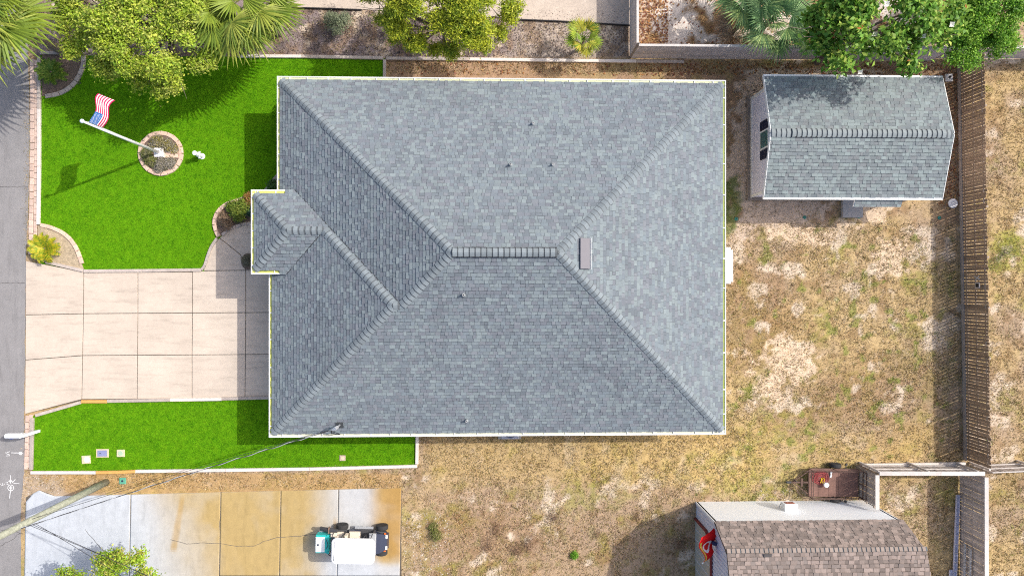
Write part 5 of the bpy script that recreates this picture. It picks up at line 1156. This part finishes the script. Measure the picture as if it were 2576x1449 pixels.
# ================================================================== PLANTS
m_leaf = mat('leaves', attr=True, rough=.55, var=0, spec=.35, trans=.3)
m_bark = mat('bark', (.20, .16, .13), rough=.95, var=.3, scale=8, bump=.5)
def blob_points(blobs, n, rng, shell=.55):
    vol = np.array([b[3]**1.5 for b in blobs]); idx = rng.choice(len(blobs), n, p=vol/vol.sum())
    c = np.array([b[:3] for b in blobs])[idx]; r = np.array([b[3] for b in blobs])[idx]
    d = rng.normal(size=(n, 3)); d /= np.linalg.norm(d, axis=1)[:, None]; d[:, 2] = np.where(d[:, 2] < -.35, -d[:, 2], d[:, 2])
    rad = r*(shell+(1-shell)*rng.random(n)**.5)*(.85+.3*rng.random(n)); d[:, 2] *= .75
    return c+d*rad[:, None], d
def leaf_quads(P, N, L_, W_, C, rng):
    """diamond leaves bent along the midrib: two triangles each side"""
    n = len(P); a = rng.normal(size=(n, 3)); N = N/np.linalg.norm(N, axis=1)[:, None]
    t = a-(a*N).sum(1)[:, None]*N; t /= np.linalg.norm(t, axis=1)[:, None]; b = np.cross(N, t)
    L_ = L_[:, None]; W_ = W_[:, None]
    V = np.stack([P-t*L_*.5, P+b*W_*.5+N*W_*.18, P+t*L_*.5-N*L_*.12, P-b*W_*.5+N*W_*.18], 1).reshape(-1, 3)
    F = np.arange(len(V)).reshape(-1, 4); return V, F, C
def foliage(name, parent, blobs, nclump, per, csize, lsize, asp, cols, rng, up=.6, shell=.55, material=None, kind='stuff', flat=.6):
    cp, cd = blob_points(blobs, nclump, rng, shell)
    off = rng.normal(size=(nclump, per, 3))*csize; off[..., 2] *= flat
    P = (cp[:, None]+off).reshape(-1, 3); n = len(P)
    N = rng.normal(size=(n, 3))*.7+np.repeat(cd, per, 0)*.5; N[:, 2] = np.abs(N[:, 2])+up
    L_ = lsize*(.65+.7*rng.random(n)); W_ = L_*asp
    cols = np.array(cols); ci = rng.integers(0, len(cols), nclump); C = cols[ci]*(.75+.5*rng.random(nclump))[:, None]
    C = np.repeat(C, per, 0)*.65+cols[rng.integers(0, len(cols), n)]*.35; C = C*(.8+.4*rng.random(n))[:, None]
    V, F, C = leaf_quads(P, N, L_, W_, C, rng)
    o = obj(name, np_mesh(name, V, F, C, material or m_leaf), parent); tag(o, kind=kind); return o, cp
def limbs(parent, base, centre, targets, r0, rng, mt=None, twigs=()):
    targets = targets[::3]
    mb = MB(); base = Vector(base); centre = Vector(centre); fork = base.lerp(centre, .45)+Vector((rng.uniform(-.1, .1), rng.uniform(-.1, .1), 0))
    mb.tube([base-Vector((0, 0, .1)), base+Vector((0, 0, .1)), base.lerp(fork, .5)+Vector((.05, .04, 0)), fork], [r0*1.35, r0*1.1, r0*.95, r0*.85], 10)
    for t_ in targets:
        t_ = Vector(t_); m1 = fork.lerp(t_, .4)+Vector((rng.uniform(-.2, .2), rng.uniform(-.2, .2), .15)); mb.tube([fork-Vector((0, 0, .05)), m1, t_], [r0*.5, r0*.33, r0*.1], 7)
        for k in range(3):
            e = t_+Vector((rng.normal()*.6, rng.normal()*.6, rng.normal()*.35)); mb.tube([m1.lerp(t_, .4+.2*k), m1.lerp(e, .7), e], [r0*.16, r0*.1, r0*.03], 5)
    mb.build('trunk', mt or m_bark, parent)
def tree(name, label, base, pxblobs, cols, nclump, per, csize, lsize, asp, r0, seed, cat='tree', **kw):
    rng = np.random.default_rng(seed); blobs = [(*D(x, y, z), r) for x, y, z, r in pxblobs]
    b = np.array([q[:3] for q in blobs]); c = b.mean(0); bp = Vector((c[0], c[1], 0)) if base is None else Vector(base)
    t_ = thing(name, label, cat, bp); o, cp = foliage('crown', t_, blobs, nclump, per, csize, lsize, asp, cols, rng, **kw)
    limbs(t_, bp, (c[0], c[1], c[2]), [tuple(q[:3]) for q in blobs], r0, rng); return t_, cp, rng
def crown_blobs(poly, z0, z1, n, r0, r1, seed, gap=.30, dmax=90):
    """small foliage masses filling a plan outline; higher towards the middle, with holes left between them"""
    r = np.random.default_rng(seed); xs = [p[0] for p in poly]; ys = [p[1] for p in poly]; out = []
    P = np.array(poly, float); Q = np.roll(P, -1, 0)
    while len(out) < n:
        x, y = r.uniform(min(xs), max(xs)), r.uniform(min(ys), max(ys))
        if not inpoly(np.array([x]), np.array([y]), poly)[0]: continue
        if fbm(np.array([x]), np.array([y]), 45, 2, seed)[0] < gap: continue
        d = Q-P; t_ = np.clip(((np.array((x, y))-P)*d).sum(1)/(d*d).sum(1), 0, 1); dist = np.sqrt((((P+d*t_[:, None])-np.array((x, y)))**2).sum(1)).min()
        f = min(1, dist/dmax)**.6; out.append((x, y, z0+(z1-z0)*f+r.uniform(-.35, .35), r.uniform(r0, r1)*(.75+.5*f)))
    return out
YG_ = [(.40, .52, .035), (.28, .42, .03), (.60, .64, .09), (.16, .28, .025), (.50, .53, .12), (.34, .48, .03)]
tree('broadleaf_tree', 'large yellow green small leaved tree over the front lawn', None,
  crown_blobs([(128, -120), (132, 40), (150, 105), (175, 135), (215, 140), (225, 165), (280, 190), (300, 205), (345, 210), (395, 240), (440, 225), (470, 190), (520, 200), (545, 150), (560, 60), (560, -120)], 3.0, 4.9, 120, .24, .52, 21, .40),
  YG_, 2900, 24, .135, .115, .55, .16, 21, shell=.25)
CED = [(.36, .46, .02), (.52, .56, .03), (.20, .30, .02), (.60, .60, .06), (.13, .22, .02), (.42, .48, .03)]
tree('cedar_tree', 'yellow green feathery cedar tree behind the house', None,
  crown_blobs([(905, -100), (905, 25), (945, 45), (955, 105), (985, 112), (1010, 90), (1040, 130), (1085, 125), (1125, 148), (1160, 120), (1200, 140), (1245, 105), (1300, 60), (1312, 20), (1300, -100)], 2.9, 5.4, 84, .24, .5, 22, .42),
  CED, 3000, 24, .12, .13, .28, .15, 22, shell=.2, flat=.5)
mg, cp, rng = tree('magnolia_tree', 'glossy dark green magnolia with white flowers over the shed', None,
  crown_blobs([(2040, -100), (2030, 60), (2045, 110), (2050, 150), (2080, 150), (2100, 180), (2140, 175), (2160, 195), (2200, 170), (2215, 130), (2250, 140), (2290, 175), (2320, 130), (2380, 110), (2410, 60), (2410, -100)], 4.7, 6.3, 70, .24, .5, 23, .42),
  [(.13, .30, .03), (.20, .40, .04), (.30, .46, .06), (.08, .20, .025), (.42, .50, .09), (.17, .36, .035), (.10, .24, .03), (.06, .16, .02), (.24, .42, .05), (.13, .30, .03)], 1150, 8, .20, .23, .5, .17, 23, up=.6, shell=.4)
# the uppermost big leaves one by one
lm = []
for k in range(3):
    mb = MB(); n = 6; vs = []
    for i in range(n+1):
        t_ = i/n; w = .07*math.sin(math.pi*min(1, t_*.95+.03))**.8; zz = -.05*(t_-.5)**2*4*(1+.4*k); vs += [((t_-.5)*.28, -w, zz+.02), ((t_-.5)*.28, 0, zz), ((t_-.5)*.28, w, zz+.02)]
    fs = []
    for i in range(n): fs += [(3*i, 3*i+3, 3*i+4, 3*i+1), (3*i+1, 3*i+4, 3*i+5, 3*i+2)]
    c = [(.20, .40, .04), (.13, .30, .03), (.36, .48, .08)][k]; mb.add(vs, fs, c); lm.append(mb.mesh('leaf', m_leaf))
top = cp[np.argsort(-cp[:, 2]-.25*rng.random(len(cp)))][:220]
for q in top:
    obj('leaf', lm[int(rng.integers(0, 3))], mg, Matrix.Translation(Vector(q)+Vector((rng.normal()*.1, rng.normal()*.1, .12))) @ Euler((rng.normal()*.35, rng.normal()*.35, rng.uniform(0, 6.28))).to_matrix().to_4x4())
ol = MB().add([(-.11, 0, 0), (0, -.05, .02), (.12, 0, -.02), (0, .05, .02)], [(0, 1, 2, 3)], (.55, .20, .06)).mesh('leaf', m_leaf)
for k in range(26):
    q = cp[int(rng.integers(0, len(cp)))]; obj('leaf', ol, mg, Matrix.Translation(Vector(q)+Vector((0, 0, .2))) @ Matrix.Rotation(rng.uniform(0, 6.28), 4, 'Z'))
m_petal = mat('white_petal', (.80, .78, .70), rough=.6, var=.03, trans=.2)
fm = MB()
for k in range(8):
    a = k*math.pi/4; r = .12 if k % 2 else .09; u = Vector((math.cos(a), math.sin(a), 0)); w = Vector((-math.sin(a), math.cos(a), 0))
    fm.add([u*.01, u*r*.6+w*.05+Vector((0, 0, .03)), u*r*1.25+Vector((0, 0, .05)), u*r*.6-w*.05+Vector((0, 0, .03))], [(0, 1, 2, 3)])
fme = fm.mesh('flower', m_petal)
for x, y, z in ((2163, 182, 4.75), (2394, 62, 5.7), (2324, 90, 6.0), (2230, 10, 7.0), (2300, 40, 6.4), (2200, 85, 6.0), (2130, 80, 6.0), (2095, 65, 5.9)):
    obj('flower', fme, mg, Matrix.Translation(D(x, y, z)) @ Matrix.Rotation(random.random(), 4, 'X'))
tree('broadleaf_tree', 'bright green fine leaved tree at the top right corner', None,
  crown_blobs([(2335, -100), (2340, 60), (2370, 100), (2395, 125), (2395, 160), (2405, 195), (2435, 195), (2450, 150), (2480, 130), (2540, 125), (2600, 90), (2660, 60), (2660, -100)], 2.8, 4.2, 64, .26, .55, 24, .40),
  [(.15, .36, .025), (.24, .46, .035), (.08, .22, .015), (.33, .52, .05), (.12, .30, .02)], 2300, 22, .14, .11, .5, .15, 24)
tree('broadleaf_tree', 'bright green tree at the bottom edge over the stained drive', None,
  crown_blobs([(110, 1470), (160, 1440), (185, 1400), (230, 1385), (270, 1402), (310, 1380), (345, 1378), (365, 1400), (420, 1440), (440, 1480), (400, 1640), (110, 1640)], 2.9, 4.2, 56, .22, .48, 25, .40),
  [(.25, .44, .03), (.38, .54, .04), (.16, .31, .02), (.50, .60, .07), (.42, .36, .09)], 1900, 20, .13, .115, .5, .14, 25)
# fan palms ------------------------------------------------
def fan_mesh(seed, pet, bl, nleaf, droop, w0, cols):
    r = random.Random(seed); mb = MB(); base = cols[seed % len(cols)]
    mb.tube([(0, 0, 0), (pet*.5, 0, pet*.10), (pet, 0, pet*.08)], [.022, .016, .011], 5, col=cols[0])
    h = Vector((pet, 0, pet*.08))
    for i in range(nleaf):
        f = (i+.5)/nleaf*2-1; a = f*math.radians(112)+r.uniform(-.03, .03); L_ = bl*(1-.32*abs(f)**1.5)*r.uniform(.9, 1.06)
        k = r.uniform(.72, 1.2); col = tuple(c*k for c in (base if r.random() < .8 else cols[(seed+1) % len(cols)]))
        d = Vector((math.cos(a), math.sin(a), 0)); s_ = Vector((-math.sin(a), math.cos(a), 0)); vs = []; n = 4
        for j in range(n+1):
            t_ = j/n; w = w0*(.35+1.3*t_ if t_ < .45 else .93*(1-t_)/.55+.03)*.5; fold = w*.75
            z = .12*L_*t_-droop*L_*t_*t_*(1+.25*abs(f))-.05*r.random()*t_; p = h+d*L_*t_*(1-.12*droop*t_)+Vector((0, 0, z))
            vs += [p+s_*w-Vector((0, 0, fold)), p, p-s_*w-Vector((0, 0, fold))]
        fs = []
        for j in range(n): fs += [(3*j, 3*j+3, 3*j+4, 3*j+1), (3*j+1, 3*j+4, 3*j+5, 3*j+2)]
        mb.add(vs, fs, col)
    return mb.mesh('frond', m_leaf)
def fan_palm(label, px, py, z, meshes, n, seed, trunk=.16, lean=(0, 0), tilt=(-.5, .75), scale=1., name='fan_palm', az=None):
    r = random.Random(seed); c = D(px, py, z); b = Vector((c.x+lean[0], c.y+lean[1], 0)); t_ = thing(name, label, 'palm', b)
    mb = MB(); pts = [b, b.lerp(c, .5), c]; mb.tube(pts, [trunk*1.15, trunk, trunk*.9], 10)
    for k in range(10): zz = c.z*(k+.5)/10; q = b.lerp(c, (k+.5)/10); mb.lathe(q, [(trunk*1.02, -.04), (trunk*1.12, 0), (trunk*1.0, .05)], 10)
    mb.build('trunk', m_bark, t_)
    for i in range(n):
        a = (az[0]+(az[1]-az[0])*r.random()) if az else i*2.39996+r.uniform(-.2, .2); el = tilt[0]+(tilt[1]-tilt[0])*((i+.5)/n)**.8+r.uniform(-.08, .08); s_ = scale*r.uniform(.85, 1.1)*(1 if i < n*.8 else .8)
        obj('frond', meshes[i % len(meshes)], t_, Matrix.Translation(c+Vector((0, 0, .02*i/n))) @ Matrix.Rotation(a, 4, 'Z') @ Matrix.Rotation(-el, 4, 'Y') @ Matrix.Rotation(r.uniform(-.35, .35), 4, 'X') @ Matrix.Scale(s_, 4))
    return t_
SAB = [(.24, .32, .035), (.17, .25, .03), (.32, .37, .06), (.13, .20, .025)]
big = [fan_mesh(k, 1.0, 1.45, 24, .30, .13, SAB) for k in range(4)]
fan_palm('tall fan palm at the top left corner over the road', -45, 20, 5.2, big, 15, 1, scale=1.3, tilt=(-.25, .6))
fan_palm('fan palm with pale fronds right of the yellow green tree', 572, 28, 4.3, big, 13, 2, tilt=(-.3, .6), scale=1.05)
fan_palm('fan palm drooping beside the mulch strip at the top', 630, 0, 4.0, big, 13, 3, tilt=(-.3, .6), scale=1.05)
sm = [fan_mesh(k, .55, .55, 20, .25, .065, [(.22, .34, .04), (.32, .42, .05), (.42, .45, .07), (.50, .44, .05)]) for k in range(4)]
fan_palm('small young fan palm in the mulch strip near the board fence', 1468, 98, 1.5, sm, 15, 4, trunk=.09, tilt=(-.1, 1.1), scale=1.0)
pmt = [fan_mesh(k, .85, .95, 24, .30, .085, [(.22, .38, .15), (.30, .47, .20), (.17, .30, .10), (.38, .50, .18)]) for k in range(4)]
fan_palm('blue green palmetto between the dead fronds and magnolia', 1942, 48, 2.3, pmt, 18, 5, trunk=.13, scale=1.2, tilt=(-.25, .9), name='palmetto')
fan_palm('blue green palmetto clump at the top behind the board fence', 1885, -5, 2.2, pmt, 14, 6, trunk=.13, scale=1.2, tilt=(-.25, .9), name='palmetto')
fan_palm('small palmetto hanging over the board fence below the magnolia', 2030, 95, 2.0, pmt, 10, 7, trunk=.1, scale=.75, tilt=(-.25, .8), name='palmetto')
ded = [fan_mesh(k, .75, .8, 20, .5, .06, [(.40, .28, .17), (.32, .21, .13), (.48, .36, .24)]) for k in range(3)]
fan_palm('dead brown palmetto fronds drooping left of the green palmetto', 1862, 62, 1.2, ded, 13, 8, trunk=.1, scale=.95, tilt=(-.5, .1), name='dead_palmetto', az=(2.2, 5.2))
# cycads ---------------------------------------------------
def cyc_mesh(seed, L_, cols):
    r = random.Random(seed); mb = MB(); n = 22; P = []
    for i in range(n+1): t_ = i/n; P.append(Vector((L_*t_*(1-.12*t_), 0, L_*(.55*t_-.72*t_*t_))))
    mb.tube(P[::4]+[P[-1]], .012, 5, col=cols[0])
    for i in range(2, n):
        t_ = i/n; ll = .16*L_*math.sin(math.pi*(.12+.86*t_))+.03
        for s_ in (-1, 1):
            p = P[i]; e = p+Vector((ll*.55, s_*ll, .25*ll)); d = Vector((.032*L_, 0, 0)); c = cols[r.randrange(len(cols))]
            mb.add([p-d, p+d, e+d*.4, e-d*.2], [(0, 1, 2, 3)], c)
    return mb.mesh('frond', m_leaf)
def cycad(label, px, py, meshes, n, seed, trunk, z=.3):
    r = random.Random(seed); b = D(px, py); t_ = thing('cycad', label, 'cycad', b); c = b+Vector((0, 0, z))
    MB().lathe(b, [(trunk*1.1, 0), (trunk*1.2, z*.5), (trunk, z), (trunk*.4, z+.08), (0, z+.1)], 12).build('trunk', m_bark, t_)
    for i in range(n): obj('frond', meshes[i % len(meshes)], t_, Matrix.Translation(c) @ Matrix.Rotation(i*2.39996+r.uniform(-.15, .15), 4, 'Z') @ Matrix.Rotation(-(-.15+.85*(i/n))-r.uniform(-.1, .1), 4, 'Y') @ Matrix.Scale(r.uniform(.85, 1.08), 4))
cycad('dark green cycad in the shaded corner bed', 140, 187, [cyc_mesh(k, .78, [(.11, .22, .02), (.17, .28, .03), (.24, .32, .05)]) for k in range(3)], 26, 1, .12)
cycad('yellowing cycad in the small bed by the drive', 125, 626, [cyc_mesh(k, .84, [(.34, .40, .02), (.50, .44, .02), (.20, .32, .02), (.58, .50, .04)]) for k in range(3)], 28, 2, .13)
# shrubs ---------------------------------------------------
def shrub(label, pxblobs, cols, nclump, per, csize, lsize, asp, seed, name='shrub', cat='shrub', **kw):
    rng = np.random.default_rng(seed); blobs = [(*D(x, y, z), r) for x, y, z, r in pxblobs]; c = np.array([q[:3] for q in blobs]).mean(0); b = Vector((c[0], c[1], 0)); t_ = thing(name, label, cat, b)
    foliage('foliage', t_, blobs, nclump, per, csize, lsize, asp, cols, rng, **kw)
    mb = MB()
    for q in blobs:
        for k in range(5): mb.tube([b+Vector((rng.normal()*.04, rng.normal()*.04, 0)), Vector(q[:3])+Vector((rng.normal(), rng.normal(), abs(rng.normal())))*q[3]*.5], [.015, .005], 5)
    mb.build('stem', m_bark, t_)
shrub('pale grey green wispy shrub in the mulch strip', [(848, 62, .6, .42), (832, 50, .6, .3), (866, 52, .6, .3)], [(.25, .29, .17), (.33, .36, .24), (.18, .22, .12)], 260, 12, .08, .09, .35, 31)
shrub('round green leafy shrub in the porch bed', [(600, 527, .5, .36), (585, 520, .4, .25), (612, 515, .5, .28), (600, 545, .35, .2)], [(.18, .26, .03), (.28, .32, .05), (.10, .17, .02)], 300, 12, .08, .09, .5, 32)
shrub('rust coloured shrub tucked against the porch gutter', [(627, 498, .5, .22), (630, 508, .5, .18)], [(.36, .19, .05), (.28, .13, .04), (.42, .26, .09)], 120, 12, .06, .08, .5, 33)
shrub('dark blue green plant beside the porch in the bed', [(628, 528, .35, .2)], [(.05, .12, .07), (.08, .17, .08)], 70, 10, .06, .1, .4, 34)
shrub('dry brown twiggy plant at the tip of the porch bed', [(566, 548, .22, .3), (572, 566, .2, .25)], [(.30, .20, .12), (.22, .14, .09), (.38, .29, .2)], 160, 12, .07, .12, .12, 35)
shrub('grey green tufted plant in the round bed under the porch', [(623, 655, .25, .24)], [(.16, .15, .10), (.24, .24, .18), (.12, .11, .06)], 110, 10, .06, .12, .15, 36)
shrub('grey and yellow groundcover in the upper half of the flagpole bed', [(398, 358, .14, .3), (420, 368, .14, .3), (438, 375, .13, .2), (385, 372, .1, .2)], [(.34, .31, .23), (.40, .34, .06), (.24, .22, .10), (.44, .41, .36)], 420, 12, .06, .06, .5, 37, flat=.4)
shrub('green groundcover at the left of the flagpole bed', [(368, 388, .14, .24), (376, 402, .14, .24), (388, 410, .12, .2)], [(.18, .22, .05), (.28, .28, .07), (.33, .30, .2), (.12, .15, .04)], 300, 12, .06, .06, .5, 38, flat=.4)
shrub('grey groundcover in the lower half of the flagpole bed', [(408, 414, .12, .3), (428, 410, .12, .26), (400, 426, .1, .2)], [(.36, .33, .29), (.42, .39, .35), (.26, .24, .13), (.3, .27, .22)], 360, 12, .06, .06, .45, 39, flat=.4)
shrub('round dark shrub against the front wall near the corner', [(733, 275, 1.3, .5), (733, 272, .7, .5)], [(.05, .13, .02), (.08, .18, .02)], 220, 14, .1, .1, .5, 40)
shrub('low green plant in the bed between porch and front wall', [(690, 470, .3, .25)], [(.06, .15, .03), (.10, .2, .04)], 90, 12, .07, .1, .5, 41)
shrub('small green weed in the brown lower yard', [(1445, 1395, .08, .16)], [(.13, .33, .02), (.2, .4, .03)], 70, 8, .05, .07, .4, 42, name='weed', cat='weed')
shrub('larger dry green clump in the brown yard near the stained drive', [(1095, 1345, .1, .28), (1090, 1325, .08, .2)], [(.20, .24, .05), (.32, .27, .12), (.14, .2, .03)], 130, 9, .07, .08, .3, 43, name='weed', cat='weed')
shrub('bright green weed patch right of the long fence', [(2520, 640, .03, .5), (2545, 620, .03, .5), (2500, 662, .03, .45)], [(.22, .30, .045), (.30, .34, .08)], 170, 7, .12, .06, .35, 44, flat=.2, name='weed', cat='weed')
# dark dead clumps in the lower yard
for k, (x, y, r) in enumerate(((1330, 1365, .4), (1300, 1380, .3), (1225, 1370, .35), (1390, 1300, .2), (1710, 1365, .28), (1500, 1345, .14), (1600, 1300, .12), (1250, 1330, .3))):
    rng = np.random.default_rng(300+k); t_ = thing('dead_weed', ['wide dead brown clump in the lower yard', 'dead brown clump left of the widest one', 'dead brown clump nearest the stained drive', 'small dead brown clump up the middle of the yard', 'dark dead clump in the shade of the barn', 'tiny dead clump right of the middle yard', 'tiny dead clump near the barn shadow edge', 'dead brown clump above the others near the drive'][k], 'dead plant', D(x, y), 'dead brown clumps in the lower yard')
    foliage('stalks', t_, [(*D(x, y, .03), r)], int(130*r), 8, .13, .10, .16, [(.22, .13, .08), (.28, .18, .12), (.17, .10, .065)], rng, flat=.12)
# litter: leaves and little stones, uncountable
def litter(name, label, cat, regions, n, size, cols, seed, up=2.):
    rng = np.random.default_rng(seed); Ps = []
    for (x0, y0, x1, y1), w in regions:
        k = int(n*w); px_ = rng.uniform(x0, x1, k); py_ = rng.uniform(y0, y1, k); Ps += [tuple(D(a, b)) for a, b in zip(px_, py_)]
    P = np.array(Ps); P[:, 2] = .018+.015*rng.random(len(P)); N = rng.normal(size=P.shape)*.5; N[:, 2] = up
    L_ = size*(.6+.8*rng.random(len(P))); cols = np.array(cols); C = cols[rng.integers(0, len(cols), len(P))]*(.7+.6*rng.random(len(P)))[:, None]
    V, F, C = leaf_quads(P, N, L_, L_*.55, C, rng); tag(obj(name, np_mesh(name, V, F, C, m_leaf)), label, cat, kind='stuff')
litter('leaf_litter', 'fallen brown and orange leaves along the fences and shed', 'leaves', [((1600, 0, 1680, 115), .22), ((1640, 0, 2480, 115), .18), ((1600, 158, 2420, 190), .2), ((2360, 180, 2420, 520), .2), ((2165, 1168, 2425, 1182), .12), ((1000, 155, 1800, 190), .08)], 2600, .13, [(.42, .20, .07), (.30, .14, .06), (.5, .32, .14), (.25, .1, .06)], 51)
litter('stone_scatter', 'small pale stones on the bare ground by the stained drive', 'stones', [((1012, 1290, 1130, 1449), .5), ((60, 1195, 160, 1245), .15), ((1900, 1230, 2150, 1260), .2), ((700, 30, 1580, 140), .15)], 900, .05, [(.62, .56, .50), (.72, .67, .62)], 52)
litter('mulch_chips', 'wood chip mulch in the planting beds and mulch strip', 'mulch', [((110, 140, 205, 215), .14), ((560, 520, 640, 580), .1), ((690, 25, 1580, 143), .76)], 9000, .07, [(.25, .19, .165), (.17, .12, .10), (.38, .31, .27), (.12, .085, .075)], 53)
